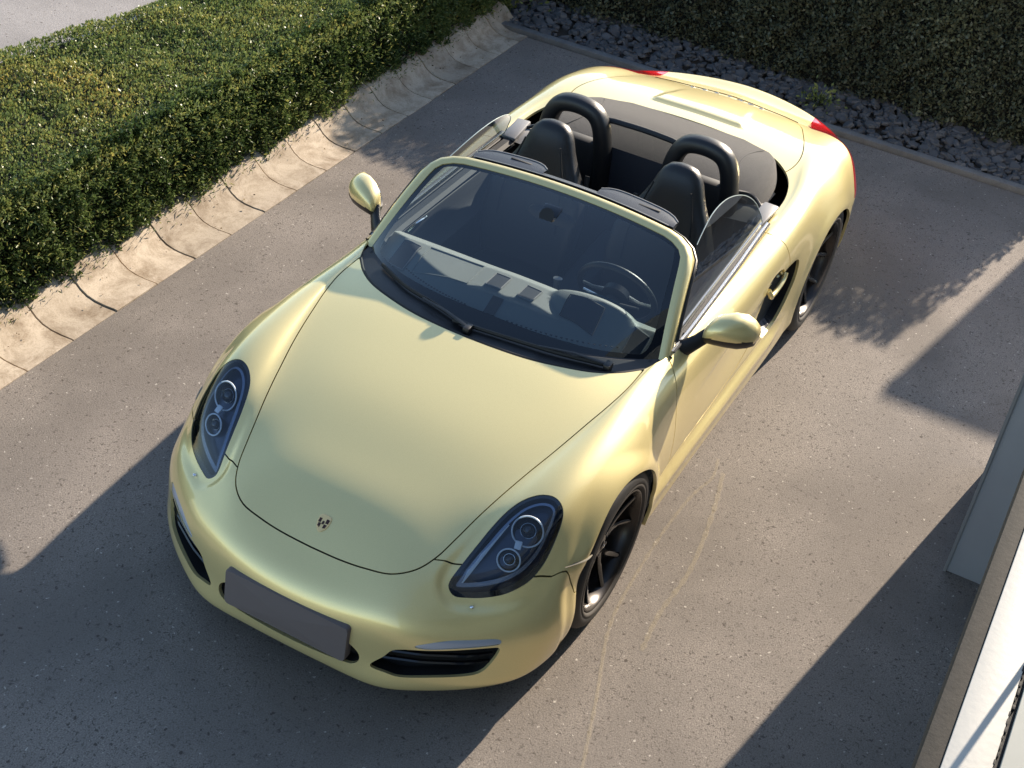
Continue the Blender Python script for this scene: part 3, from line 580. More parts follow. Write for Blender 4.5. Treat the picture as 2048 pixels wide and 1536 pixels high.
for f, s in ((LR, 1), (LL, -1)):
    hl_o = empty('headlight', (.45, s*.64, .6), car)
    MI = Matrix.Translation((-.45, -s*.64, -.6))
    def kid(o): o.matrix_parent_inverse = MI; return o
    kid(recess('lamp_housing', f, hl_o, .050, LAMPB))
    # black rim band just inside the glass edge
    poly = LAMPP
    _, band = split(f, lambda P: sdpoly(XY(P), poly)+.013)
    kid(panel('lamp_seal', band, GLOSSB, hl_o, flange=0, off=-.004))
    # stepped inner bezel
    inner, _ = split(f, lambda P: sdpoly(XY(P), poly)+.024)
    in2, bz = split(inner, lambda P: sdpoly(XY(P), poly)+.034)
    kid(panel('bezel', bz, LAMPS, hl_o, flange=0, off=-.018))
    nrm = Vector((.86, s*.22, .46)).normalized()
    for nm, (cx, cy), r, dz in (('ring', (.412, .662), .056, .012), ('ring', (.512, .648), .041, .010)):
        p, n = surf_pt(cx, s*cy); c = p-n*.026
        kid(ring_torus(c, nrm, r, .0032).build('light_ring', RINGM, hl_o))
        kid(dish(c, nrm, [(r*.97, -.001), (r*.93, -.012), (r*.80, -.022), (r*.52, -.026), (r*.50, -.014)]).build('reflector', GLOSSB, hl_o))
        kid(dish(c-nrm*.014, nrm, [(r*.50, -.012), (r*.49, 0), (r*.40, .012), (r*.22, .020), (.001, .022)]).build('projector_lens', FRIT, hl_o))
        kid(ring_torus(c-nrm*.013, nrm, r*.50, .0014, 36, 6).build('lens_rim', LAMPS, hl_o))
    pa, na = surf_pt(.462, s*.655); c = pa-na*.022
    kid(MB().box(tuple(c), (.032, .026, .010), Euler((0, R(38), R(14*s))), .004).build('bridge', RINGM, hl_o))
    # daytime strip along the inner edge
    pts = []
    for cx, cy in ((.42, .586), (.48, .568), (.54, .553), (.60, .540), (.638, .535)):
        p, n = surf_pt(cx, s*cy); pts.append(tuple(p-n*.022))
    kid(MB().tube(pts, [.004, .008, .011, .012, .006], 6, flat=.5).build('light_strip', RINGM if s > 0 else LAMPS, hl_o))
    kid(panel('lamp_glass', f, LGLASS, hl_o, flange=.008, off=-.0015))
    # washer nozzle cover
    p, n = surf_pt(.662, s*.598)
    MB().loft([[tuple(p+Vector((r*math.cos(a), r*math.sin(a), 0)) + n*h) for a in [2*math.pi*k/12 for k in range(12)]] for r, h in ((.008, -.006), (.008, .006), (.005, .009), (.001, .010))]).build('washer_nozzle', CHROME, bump_o)
# side marker on the left fender, just ahead of the arch
for s in (1, -1):
    pts = []
    for a in np.linspace(0, 1, 7):
        x = .385-.135*a; z = .540-.022*a; pts.append(side_pt(x, z, s, .001))
    MB().tube(pts, [.002, .004, .006, .006, .006, .005, .003], 8, flat=.45).build('side_marker_lamp', MARKM, car)
# ------------------------------------------------------------------ emblem
p, n = surf_pt(.693, -.012); p.y = 0.0
p, n = surf_pt(.697, 0.0)
tx = Vector((0, 1, 0)); ty = (-(n.cross(tx))).normalized()
if ty.x > 0: ty = -ty              # towards the windscreen
def em(u_, v_, h): return tuple(p + tx*u_ + ty*v_ + n*h)
sh_out = [(-.024, .020), (-.018, .029), (0, .032), (.018, .029), (.024, .020), (.0245, .0), (.018, -.020), (0, -.034), (-.018, -.020), (-.0245, .0)]
sp = crom(sh_out, 3, True)
badge = MB().loft([[em(a*1.0, b_*1.0, -.003) for a, b_ in sp], [em(a, b_, .002) for a, b_ in sp], [em(a*.93, b_*.93, .0032) for a, b_ in sp]]).build('crest_emblem', GOLD, hood_o, angle=20)
q = MB()
for pl in ([(-.020, -.002), (-.020, .014), (-.010, .014), (-.010, -.002)], [(.008, .001), (.008, .017), (.020, .017), (.020, .001)], [(-.016, -.016), (-.016, -.004), (-.006, -.004), (-.006, -.020)], [(.006, -.020), (.006, -.004), (.018, -.004), (.016, -.016)]):
    q.add([em(a, b_, .0042) for a, b_ in pl], [(0, 1, 2, 3)])
q.add([em(a, b_, .0046) for a, b_ in ((-.004, -.006), (-.004, .006), (.004, .006), (.004, -.006))], [(0, 1, 2, 3)])
q.build('crest_fields', MAROON, badge, smooth=False)
# ------------------------------------------------------------------ windshield and frame
def ws_bot(t): a = abs(t); return Vector((-.385-.265*a**2.4, .693*t, .800-.030*a**2))
def ws_top(t): a = abs(t); return Vector((-1.085+.045*a*a, .585*t, 1.105-.020*a*a))
def ws(t, v, off=0.0):
    p = ws_bot(t).lerp(ws_top(t), v); b_ = 4*v*(1-v)*.030*(1-.35*t*t)
    return p+Vector((.42, 0, .90)).normalized()*(b_+off)
NT, NV = 72, 48
gb = len(BV); 
for i in range(NT+1):
    for j in range(NV+1):
        p = ws(-1+2*i/NT, j/NV); BV.append(tuple(p)); BN.append((.42, 0, .9))
WF = [(gb+i*(NV+1)+j, gb+(i+1)*(NV+1)+j, gb+(i+1)*(NV+1)+j+1, gb+i*(NV+1)+j+1) for i in range(NT) for j in range(NV)]
TV = np.zeros((len(BV), 2)); 
_uv = np.array([(-1+2*i/NT, j/NV) for i in range(NT+1) for j in range(NV+1)])
def tv_of(P):
    v = np.clip((P[:, 2]-.78)/.33, 0, 1)
    for _ in range(6):
        hw = .693+(.585-.693)*v; t = P[:, 1]/hw; a = np.clip(abs(t), 0, 1.3)
        bx = -.385-.265*a**2.4; tx_ = -1.085+.045*a*a; bump = 4*v*(1-v)*.030*(1-.35*t*t)*.42/.993
        v = (P[:, 0]-bump-bx)/(tx_-bx)
    return np.stack([t, v], 1)
wsq = crom([(-.925,.10),(-.94,.5),(-.93,.86),(-.87,.935),(-.5,.955),(0,.958),(.5,.955),(.87,.935),(.93,.86),(.94,.5),(.925,.10),(.80,.055),(.4,.075),(0,.085),(-.4,.075),(-.80,.055)], 6, True)
clear, border = split(WF, lambda P: np.where((P[:, 2] > .7) & (P[:, 0] < -.3) & (P[:, 0] > -1.2), sdpoly(tv_of(P)*[1, .9], wsq*[1, .9]), 9.))
wf = empty('windshield', (0, 0, 0), car)
panel('glass', clear, WGLASS, wf, flange=0, custom=False)
panel('glass_border', border, FRIT, wf, flange=0, off=-.001, custom=False)
# frame: ring ribbon around the glass
def fr_in():
    P = []
    for v in np.linspace(.0, .80, 14): P.append(ws(-1.0+.0*v, v)+Vector((0, 0, 0)))
    P2 = [ws(-1, .80), ws(-.995, .88), ws(-.965, .945), ws(-.90, .985), ws(-.82, 1.0)]
    P += P2[1:]
    for t in np.linspace(-.7, 0, 12): P.append(ws(t, 1.0))
    return P
half = fr_in(); inner_c = half+[Vector((p.x, -p.y, p.z)) for p in half[-2::-1]]
n_ = len(inner_c); rings = []
cen = Vector((-.80, 0, .98)); wn_ = Vector((.42, 0, .90)).normalized()
for i, p in enumerate(inner_c):
    a = inner_c[max(i-1, 0)]; c = inner_c[min(i+1, n_-1)]; t = (c-a).normalized()
    o = t.cross(wn_); o = o if o.dot(p-cen) > 0 else -o; o.normalize()
    nn = o.cross(t); nn = nn if nn.dot(wn_) > 0 else -nn
    ed = min(1, min(i, n_-1-i)/14); w = .036+.008*ed; h = .007
    back = Vector((0, 0, 0)) if i < 14 or i > n_-15 else Vector((-.012, 0, -.010))
    out = o*w+back - nn*.020
    rings.append([tuple(p-o*.012+nn*.004), tuple(p+o*.004+nn*(h+.002)), tuple(p+o*(w*.5)+nn*(h+.001)), tuple(p+out*.86+nn*(h+.004)), tuple(p+out+nn*.002), tuple(p+out-nn*.022), tuple(p-o*.004-nn*.030), tuple(p-o*.014-nn*.010)])
fo = MB().loft(rings, True, True).build('windshield_frame', PAINT, wf, angle=60)
# black weatherstrip behind the header and along the pillars
st = []
for i, p in enumerate(inner_c):
    if i < 3 or i > n_-4: continue
    q4, q5 = Vector(rings[i][4]), Vector(rings[i][5]); st.append(tuple(q4.lerp(q5, .35)+(q4-p).normalized()*.006))
MB().tube(st, .008, 8).build('header_seal', BLACK, wf)
# interior header trim
G = []
for t in np.linspace(-.80, .80, 24):
    p = ws(t, 1.0); G.append([tuple(p+Vector((-.005, 0, -.012))), tuple(p+Vector((-.030, 0, -.022))), tuple(p+Vector((-.075, 0, -.006))), tuple(p+Vector((-.082, 0, .004))), tuple(p+Vector((-.055, 0, .008)))])
MB().grid(G).build('header_trim', VISM, wf)
# cowl panel below the glass
cw = [f for f in COCK if BV[f[0]][0] > -.70]
def glass_edge(P):
    a = np.clip(abs(P[:, 1])/.693, 0, 1); return (-.385-.265*a**2.4)-P[:, 0]-.03
cwp, _ = split(cw, glass_edge)
panel('cowl_panel', cwp, BLACK, car, flange=.02, off=-.014)
hs = [tuple(Vector((x, y, 0)) + Vector((0, 0, surf_pt(x, y)[0].z-.006))) for x, y in np.concatenate([ce[::-1]*[1, -1], ce[1:]])+np.array([-.008, 0])]
MB().tube(hs, .007, 8).build('cowl_seal', RUBBER, car)
def wiper(name, piv, mid, tips):
    o = empty(name, (0, 0, 0), car)
    def up(x, y, h): 
        a = min(abs(y)/.693, 1); xb = -.385-.265*a**2.4
        zz = ws(y/.693, max(0, min(1, (xb-x)/.70))).z if x < xb else surf_pt(x, y)[0].z-.012
        return (x, y, zz+h)
    P = [up(*piv, .022), up(*[(piv[k]*.5+mid[k]*.5) for k in (0, 1)], .030), up(*mid, .024)]
    MB().tube(P, [.010, .007, .005], 8, flat=.6).build('wiper_arm', BLACK, o)
    MB().box(up(*piv, .014), (.045, .03, .03), None, .006).build('wiper_pivot', BLACK, o)
    B_ = crom([up(*t, .013) for t in tips], 6)
    MB().tube([tuple(q) for q in B_], .0065, 6, flat=1.5).build('wiper_blade', RUBBER, o)
wiper('windshield_wiper', (-.330, -.02), (-.395, -.27), [(-.350, -.05), (-.40, -.22), (-.44, -.38), (-.53, -.55)])
wiper('windshield_wiper', (-.455, .545), (-.385, .27), [(-.46, .545), (-.405, .36), (-.375, .17), (-.345, -.10)])
# ------------------------------------------------------------------ belt seals, side windows
def belt_z(x): return np.interp(-x, [.6, .8, 1.1, 1.45, 1.8, 2.05], [.793, .806, .815, .826, .838, .845])
for s in (1, -1):
    xs = np.linspace(-.70, -1.86, 24)
    def bl(dy, dz, r, m, nm):
        pts = []
        for x in xs:
            y = np.interp(-x, [.6, .7, .87, 1.15, 1.45, 1.8, 1.9], [.695, .708, .712, .708, .703, .692, .690])+dy
            pts.append((x, s*y, belt_z(x)+dz))
        MB().tube(pts, r, 6, flat=.6).build(nm, m, door_l if s > 0 else door_r)
    bl(-.010, -.003, .009, RUBBER, 'window_seal'); bl(.006, .004, .006, SILVER, 'belt_trim'); bl(.016, .003, .006, BLACK, 'window_seal'); bl(-.045, -.014, .030, INTD, 'inner_door_cap')
    # glass: rounded trapezoid leaning inwards
    out = crom([(-.745,.80),(-.83,.852),(-.93,.922),(-1.03,.987),(-1.10,1.030),(-1.21,1.062),(-1.35,1.088),(-1.50,1.085),(-1.63,1.055),(-1.73,1.01),(-1.80,.955),(-1.835,.90),(-1.835,.85),(-1.825,.80)], 5)
    V = []; 
    for d_ in (0.0, .005):
        for x, z in out:
            k = (z-.80)/.29; y = .698-.118*max(k, 0)**1.0-.012*4*max(k, 0)*(1-k)*-1
            V.append((x, s*(y-d_), z))
    n2 = len(out); Fc = [tuple(range(n2)), tuple(range(n2, 2*n2))[::-1]]
    bm = bmesh.new(); vs = [bm.verts.new(v) for v in V]
    # slice into a grid so that the curvature shows: columns between base line and the outline
    bm.free()
    xs2 = np.linspace(-.748, -1.834, 40); G = []
    ox, oz = out[:, 0], out[:, 1]; kk = np.argmin(ox)
    for x in xs2:
        zt = np.interp(-x, -ox[:kk+1], oz[:kk+1]) if True else 0
        if x < -1.80: zt = np.interp(-x, [1.80, 1.82, 1.834], [.955, .925, .880])
        row = []
        for v in np.linspace(0, 1, 10):
            z = .79+(zt-.79)*v; k = (z-.80)/.29; y = .698-.105*k-.018*max(k, 0)**2
            row.append((x, s*y, z))
        G.append(row)
    wd = MB(); wd.grid(G); g_o = wd.build('side_window', SGLASS, door_l if s > 0 else door_r)
    edge = [r[-1] for r in G if r[0][0] < -1.12]+[G[-1][q] for q in range(8, -1, -1)]
    MB().tube(edge, .0022, 5).build('glass_edge', mat('glass_edge', (.45, .52, .50), .2), g_o)
# ------------------------------------------------------------------ door handles
for s, dd in ((1, door_l), (-1, door_r)):
    def sd(x, z, h): return side_pt(x, z, s, h)
    hp = [sd(-1.798, .668, .004), sd(-1.782, .652, .020), sd(-1.745, .636, .033), sd(-1.69, .628, .038), sd(-1.635, .634, .034), sd(-1.598, .652, .020), sd(-1.583, .674, .004)]
    MB().tube([tuple(q) for q in crom(hp, 4)], .0125, 10, flat=1.0).build('door_handle', PAINT, dd)
    recess('handle_recess', HL if s > 0 else HR, dd, .022, PAINT)
# ------------------------------------------------------------------ mirrors
for s, dd in ((1, door_l), (-1, door_r)):
    mo = empty('side_mirror', (-.80, s*.76, .80), dd); MI = Matrix.Translation((.80, -s*.76, -.80))
    secs = [(.790,.034,.030,-.868,.842),(.806,.050,.048,-.879,.851),(.840,.060,.062,-.895,.861),(.880,.064,.070,-.912,.865),(.925,.062,.069,-.932,.863),(.958,.052,.053,-.948,.856),(.978,.036,.038,-.958,.850),(.988,.014,.016,-.964,.846)]
    rings = []
    for y, rx, rz, cx, cz in secs:
        rg = []
        for k in range(28):
            a = 2*math.pi*k/28; ca, sa = math.cos(a), math.sin(a)
            ex = rx*(1.25 if ca > 0 else .55)*abs(ca)**(.9 if ca > 0 else .35)*(1 if ca > 0 else -1)
            rg.append((cx+ex, s*y, cz+rz*(abs(sa)**.85)*(1 if sa > 0 else -1)))
        rings.append(rg)
    o = MB().loft(rings if s > 0 else rings[::-1]).build('mirror_housing', PAINT, mo, angle=75); o.matrix_parent_inverse = MI
    # black lower lip and stalk
    rings = []
    for y, rx, rz, cx, cz in secs[:-1]:
        rg = []
        for k in range(16):
            a = math.pi+math.pi*k/15; ca, sa = math.cos(a), math.sin(a)
            rg.append((cx+rx*1.16*ca+.004, s*y, cz-.012+(rz*1.0)*sa))
        rings.append(rg)
    o = MB().loft(rings if s > 0 else rings[::-1], True).build('mirror_lower_shell', BLACK, mo); o.matrix_parent_inverse = MI
    o = MB().tube([(-.775, s*.722, .775), (-.79, s*.745, .785), (-.825, s*.775, .806), (-.865, s*.805, .832)], [.040, .036, .030, .030], 12, up=(1, 0, 0), flat=.65).build('mirror_stalk', BLACK, mo); o.matrix_parent_inverse = MI
    o = MB().loft([[(-.945-(abs(y_)-.88)*.4, s*y_, z_) for y_, z_ in [(.885+.075*math.cos(a), .860+.045*math.sin(a)) for a in [2*math.pi*k/20 for k in range(20)]]], [(-.949-(abs(y_)-.88)*.4, s*y_, z_) for y_, z_ in [(.885+.075*math.cos(a), .860+.045*math.sin(a)) for a in [2*math.pi*k/20 for k in range(20)]]]]).build('mirror_glass', CHROME, mo); o.matrix_parent_inverse = MI
# ------------------------------------------------------------------ wheels
def wheel(x, s, r, yo, w, rr):
    wo_ = empty('wheel', (x, s*(yo-w/2), r), car)
    def Y(h): return s*h
    hw = w/2
    tp = [(rr-.004, hw-.012), (rr+.004, hw-.004), (rr+.014, hw+.0), (rr+.024, hw+.004), (r-.045, hw+.006), (r-.022, hw-.001), (r-.008, hw-.016), (r-.001, hw-.040), (r, hw-.075), (r, 0), (r, -hw+.075), (r-.001, -hw+.04), (r-.02, -hw), (r-.05, -hw-.004), (rr, -hw+.004)]
    rg = revolve([(a, Y(b_)) for a, b_ in tp], 72); t = MB().loft(rg if s < 0 else rg[::-1], True, False).build('tyre', RUBBER, wo_)
    # dusty rim-protector ridge
    rg = revolve([(rr+.001, Y(hw-.004)), (rr+.007, Y(hw+.004)), (rr+.015, Y(hw+.006)), (rr+.021, Y(hw+.004))], 72); MB().loft(rg if s < 0 else rg[::-1], True, False).build('sidewall_ridge', SIDEWALL, t)
    rp = [(rr, hw-.006), (rr-.004, hw-.001), (rr-.010, hw-.001), (rr-.014, hw-.006), (rr-.020, hw-.022), (rr-.026, hw-.05), (rr-.028, -hw+.01)]
    rg = revolve([(a, Y(b_)) for a, b_ in rp], 72); rim_o = MB().loft(rg if s < 0 else rg[::-1], True, False).build('rim', RIML, wo_)
    sp_ = MB()
    hub_d, rim_d = hw-.052, hw-.020
    for k in range(5):
        a0 = R(90+72*k+10)
        for q in (-1, 1):
            ctr = []
            for u_ in np.linspace(0, 1, 9):
                rad = .048+(rr-.016-.048)*u_; ang = a0+q*(R(3)+R(15)*u_**.8)*(1)
                dep = hub_d+(rim_d-hub_d)*u_-.022*math.sin(math.pi*u_)**1*.6
                ctr.append((rad, ang, dep, .028-.010*u_, .020-.006*u_))
            rings = []
            for rad, ang, dep, wd_, th in ctr:
                rv = Vector((math.cos(ang), 0, math.sin(ang))); tv = Vector((-math.sin(ang), 0, math.cos(ang)))
                c = rv*rad
                def pt(a_, h_): v = c+tv*a_; return (v.x, Y(dep+h_), v.z)
                rings.append([pt(-wd_*.5, -th), pt(-wd_*.62, -th*.3), pt(-wd_*.30, 0), pt(wd_*.30, 0), pt(wd_*.62, -th*.3), pt(wd_*.5, -th)])
            sp_.loft(rings)
    sp_.build('spokes', RIMB, rim_o, angle=35)
    rg = revolve([(.001, Y(hub_d+.004)), (.030, Y(hub_d+.004)), (.052, Y(hub_d-.002)), (.070, Y(hub_d-.012)), (.074, Y(hub_d-.04))], 40); MB().loft(rg if s > 0 else rg[::-1], True, False).build('hub', RIMB, wo_)
    rg = revolve([(.001, Y(hub_d+.010)), (.006, Y(hub_d+.010)), (.020, Y(hub_d+.007)), (.024, Y(hub_d+.003))], 28); MB().loft(rg if s > 0 else rg[::-1], True, False).build('hub_cap', RIMB, wo_)
    MB().loft(revolve([(.001, Y(hub_d+.013)), (.006, Y(hub_d+.012)), (.008, Y(hub_d+.009))], 14)).build('crest_dot', CHROME, wo_)
    for k in range(5):
        nb = MB(); a = R(90+72*k+46); c = (.048*math.cos(a), 0, .048*math.sin(a))
        nb.loft(revolve([(.008, Y(hub_d-.008)), (.008, Y(hub_d+.002)), (.005, Y(hub_d+.004)), (.001, Y(hub_d+.004))], 10, c=c))
        nb.build('wheel_bolt', STEEL, wo_)
    rg = revolve([(.055, Y(-.005)), (.16, Y(-.005)), (.16, Y(-.030)), (.055, Y(-.030))], 48); MB().loft(rg, True, False).build('brake_disc', STEEL, wo_)
    cl = MB(); rings = []
    for a in np.linspace(R(-28), R(28), 8):
        a += R(180) if x > -1 else 0
        rv = Vector((math.cos(a), 0, math.sin(a)))
        rings.append([tuple(rv*.115+Vector((0, Y(.018), 0))), tuple(rv*.178+Vector((0, Y(.018), 0))), tuple(rv*.182+Vector((0, Y(-.05), 0))), tuple(rv*.115+Vector((0, Y(-.05), 0)))])
    cl.loft(rings).build('brake_caliper', BLACK, wo_, angle=30)
    return wo_
for s in (1, -1):
    wheel(0.0, s, .336, .858, .235, .256); wheel(XR, s, .347, .876, .262, .260)
# ================================================================== INTERIOR
tub = empty('interior', (0, 0, 0), car)
b = MB()
b.box((-1.28, 0, .24), (1.75, 1.30, .04))
for s in (1, -1):
    b.box((-1.25, s*.655, .50), (1.30, .035, .56), None, .01)
b.box((-.60, 0, .48), (.04, 1.28, .44)); b.box((-2.02, 0, .45), (.05, 1.30, .46))
b.build('cabin_tub', INTD, tub)
for s in (1, -1):
    # padded door cards
    G = []
    for x in np.linspace(-.74, -1.86, 16):
        row = []
        for z, y in ((.80, .668), (.775, .650), (.72, .640), (.66, .632), (.62, .610), (.60, .585), (.575, .585), (.55, .620), (.42, .630), (.30, .640)):
            yy = y if not (.56 < z < .63) else y + .03*(abs(x+1.3) > .42)
            row.append((x, s*yy, z+.02*(-x-.74)))
        G.append(row if s > 0 else row[::-1])
    o = MB().grid(G).build('door_card', INTD, tub)
    MB().tube([(-.86, s*.632, .775), (-.92, s*.622, .79), (-1.00, s*.62, .785), (-1.03, s*.632, .775)], .008, 8).build('door_release', CHROME, o)
    # sill end caps beside the hoops
    b = MB(); b.box((-1.915, s*.655, .845), (.20, .075, .022), Euler((0, R(4), R(-4*s))), .009); b.build('quarter_cap', GREYP, tub)
    G = []
    for x in np.linspace(-1.84, -2.10, 8):
        G.append([(x, s*y, .83-.020*abs((x+1.95)/.1)**1.5+.012-.10*max(0, (.60-y))) for y in np.linspace(.625, .47, 8)][::(1 if s > 0 else -1)])
    MB().grid(G).build('quarter_cloth', FABL, tub)
# dashboard
def dash_z(x, y):
    xf = -.385-.265*(abs(y)/.693)**2.4-.040
    return min(dash_top(x, y), .785-.03*(y/.69)**2+(xf-x)*.47)
def dash_top(x, y):
    z = .838-.10*max(0, (x+.56))**1.0*.6
    z -= .16*max(0, -(x+.735))**1.0*8*.35
    d = math.hypot((x+.735)/.13, (y-.345)/.185)
    z += .055*max(0, 1-d*d)**.6 if d < 1 else 0
    z += .008*math.exp(-((y-.02)/.17)**4)*(1 if x > -.80 else .3)
    return z-.02*abs(y)**3
G = []
for k in range(46):
    row = []
    for y in np.linspace(-.640, .640, 90):
        xf = -.385-.265*(abs(y)/.693)**2.4-.045; x = xf+(-.81-xf)*k/45; row.append((x, y, dash_z(x, y)))
    G.append(row)
for dx, dz in ((-.825, .02), (-.83, -.05), (-.80, -.12), (-.78, -.25)):
    G.append([(dx, y, .745+dz) for y in np.linspace(-.640, .640, 90)])
dash = MB().grid(G).build('dashboard', DASHM, tub)
# lift helper
def patch(name, quad, m, parent, h, n=8, thick=.0):
    A, B_, C_, D_ = [np.array(q) for q in quad]; G = []
    for u_ in np.linspace(0, 1, n):
        r = []
        for v in np.linspace(0, 1, n):
            p = (A*(1-u_)+B_*u_)*(1-v)+(D_*(1-u_)+C_*u_)*v; r.append((p[0], p[1], dash_z(p[0], p[1])+h))
        G.append(r)
    if G[0][0][1] > G[0][-1][1]: pass
    return MB().grid(G).build(name, m, parent)
def outline(name, quad, m, parent, h, r=.004):
    P = crom(quad, 1, True); pts = []
    for i in range(4):
        a, c = np.array(quad[i]), np.array(quad[(i+1) % 4])
        for t in np.linspace(0, 1, 7)[:-1]: p = a+(c-a)*t; pts.append((p[0], p[1], dash_z(p[0], p[1])+h))
    return MB().tube(pts, r, 6, closed=True).build(name, m, parent)
VENTS = [[(-.595,-.565),(-.715,-.555),(-.700,-.462),(-.560,-.470)], [(-.605,-.098),(-.705,-.098),(-.703,-.028),(-.605,-.028)], [(-.605,.050),(-.700,.050),(-.695,.122),(-.603,.118)], [(-.595,.540),(-.715,.538),(-.718,.610),(-.595,.606)]]
for q in VENTS:
    v = patch('air_vent', q, INTB, dash, .006); outline('vent_frame', q, FABL, v, .005, .0035)
patch('gauge_cover', [(-.60,.255),(-.70,.250),(-.705,.395),(-.585,.405)], INTB, dash, .007)
outline('cover_edge', [(-.60,.250),(-.70,.245),(-.705,.400),(-.583,.410)], INTD, dash, .005, .003)
# defroster grille strips
for y0, y1 in ((-.52, -.12), (.08, .60)):
    b = MB(); pts = []
    for k in range(26):
        y = y0+(y1-y0)*k/25; x = -.385-.265*(abs(y)/.693)**2.4-.085
        b.box((x-.018, y, dash_z(x, y)+.002), (.030, .009, .004))
    b.build('defroster_grille', INTD, dash)
q = [(-.56,-.425),(-.725,-.43),(-.73,-.17),(-.57,-.165)]; outline('dash_seam', q, DASHM, dash, .001, .003)
q = [(-.45,-.02),(-.55,-.04),(-.55,.02),(-.47,.05)]; patch('sensor', [(-.46,-.03),(-.55,-.03),(-.55,.02),(-.46,.02)], INTD, dash, .006)
# instruments glass + cluster
b = MB(); G = []
for yy in np.linspace(.225, .465, 13):
    hgt = .05*math.sqrt(max(0, 1-((yy-.345)/.125)**2))
    G.append([(-.812, yy, .795), (-.822, yy, .80+hgt*.8), (-.815, yy, .805+hgt*1.05)])
MB().grid(G).build('instrument_cluster', SCREEN, dash)
# steering wheel
sw = empty('steering_wheel', (-1.0, .337, .765), tub, (0, R(-68), 0))
sr = MB(); ring = []
for k in range(49):
    a = 2*math.pi*k/48; d = Vector((math.cos(a), math.sin(a), 0)); ring.append([tuple(d*(.176+.0145*math.cos(v))+Vector((0, 0, .0145*math.sin(v)))) for v in [2*math.pi*j/10 for j in range(10)]])
sr.loft(ring, True, False).build('steering_rim', LEATHER, sw)
b = MB(); b.loft(revolve([(.001, .02), (.045, .018), (.062, .008), (.062, -.02), (.001, -.03)], 24, 'Z'))
b.build('airbag_pad', LEATHER, sw)
b = MB()
for a in (R(90), R(-90), R(180)):
    d = Vector((math.cos(a), math.sin(a), 0)); b.tube([tuple(d*.05), tuple(d*.11+Vector((0, 0, -.008))), tuple(d*.17)], [.020, .013, .011], 8, flat=.4)
b.build('steering_spokes', SILVER, sw)
MB().tube([(-.96, .337, .75), (-.80, .337, .70)], .035, 12, up=(0, 1, 0)).build('steering_column', INTD, tub)
for s in (1, -1): MB().tube([(-.93, .337+s*.03, .765), (-.935, .337+s*.13, .775)], .006, 6).build('column_stalk', SILVER if s < 0 else INTD, tub)
# centre console
b = MB(); rings = []
for x, z, w in ((-.80, .70, .20), (-.86, .64, .20), (-1.0, .56, .17), (-1.3, .50, .15), (-1.6, .52, .16), (-1.85, .52, .18)):
    rings.append([(x, -w/2, .28), (x, -w/2, z-.02), (x, -w/2+.02, z), (x, w/2-.02, z), (x, w/2, z-.02), (x, w/2, .28)])
co = b.loft(rings).build('centre_console', INTD, tub, angle=40)
MB().tube([(-1.13, 0, .54), (-1.135, 0, .60), (-1.14, 0, .635)], [.012, .014, .022], 12, up=(0, 1, 0)).build('gear_lever', SILVER, co)
# seats
def seat(y0):
    so = empty('seat', (-1.35, y0, .26), tub); MI = Matrix.Translation((1.35, -y0, -.26))
    def sec(cx, cz, w, t, tilt, side=0.0, n=28):
        rg = []
        ax = Vector((math.cos(tilt), 0, math.sin(tilt)))
        for k in range(n):
            a = 2*math.pi*k/n; ca, sa = math.cos(a), math.sin(a)
            yy = w*(abs(sa)**.7)*(1 if sa > 0 else -1); tt = t*(abs(ca)**.75)*(1 if ca > 0 else -1)
            if ca > 0: tt += side*(abs(yy)/w)**2.5*1.0
            p = Vector((cx, 0, cz))+ax*tt; rg.append((p.x, y0+yy, p.z))
        return rg
    prof = [(-1.475,.47,.215,.065,.0,.05),(-1.495,.56,.235,.070,.05,.06),(-1.525,.68,.245,.070,.12,.065),(-1.552,.79,.235,.066,.15,.05),(-1.578,.88,.192,.060,.16,.03),(-1.592,.945,.152,.056,.14,.01),(-1.602,1.0,.126,.055,.10,0),(-1.612,1.045,.110,.053,.1,0),(-1.620,1.080,.092,.048,.1,0),(-1.625,1.104,.066,.036,.1,0),(-1.627,1.116,.028,.016,.1,0)]
    o = MB().loft([sec(*p) for p in prof]).build('backrest', LEATHER, so, angle=80); o.matrix_parent_inverse = MI
    # piping between centre panel and bolster
    cush = []
    for x, zt, w in ((-.98, .43, .20), (-1.0, .465, .225), (-1.1, .475, .235), (-1.25, .45, .235), (-1.40, .43, .23), (-1.52, .43, .20)):
        rg = []
        for k in range(24):
            a = 2*math.pi*k/24; ca, sa = math.cos(a), math.sin(a)
            yy = w*(abs(ca)**.5)*(1 if ca > 0 else -1); zz = .065*(abs(sa)**.6)*(1 if sa > 0 else -1)
            rg.append((x, y0+yy, zt-.065+zz+(.03*(abs(yy)/w)**4 if sa > 0 else 0)))
        cush.append(rg)
    o = MB().loft(cush).build('seat_cushion', LEATHER, so, angle=80); o.matrix_parent_inverse = MI
    for s in (-1, 1):
        o = MB().tube([(-1.515, y0+s*.09, 1.05), (-1.49, y0+s*.125, .93), (-1.45, y0+s*.15, .80), (-1.43, y0+s*.155, .66)], .004, 6).build('piping', INTD, so); o.matrix_parent_inverse = MI
    o = MB().tube([(-1.62, y0-.20*(1 if y0 > 0 else -1), .90), (-1.56, y0-.215*(1 if y0 > 0 else -1), .70), (-1.50, y0-.22*(1 if y0 > 0 else -1), .46)], .012, 6, flat=.3).build('seat_belt', INTD, so); o.matrix_parent_inverse = MI
for y0 in (.325, -.325): seat(y0)
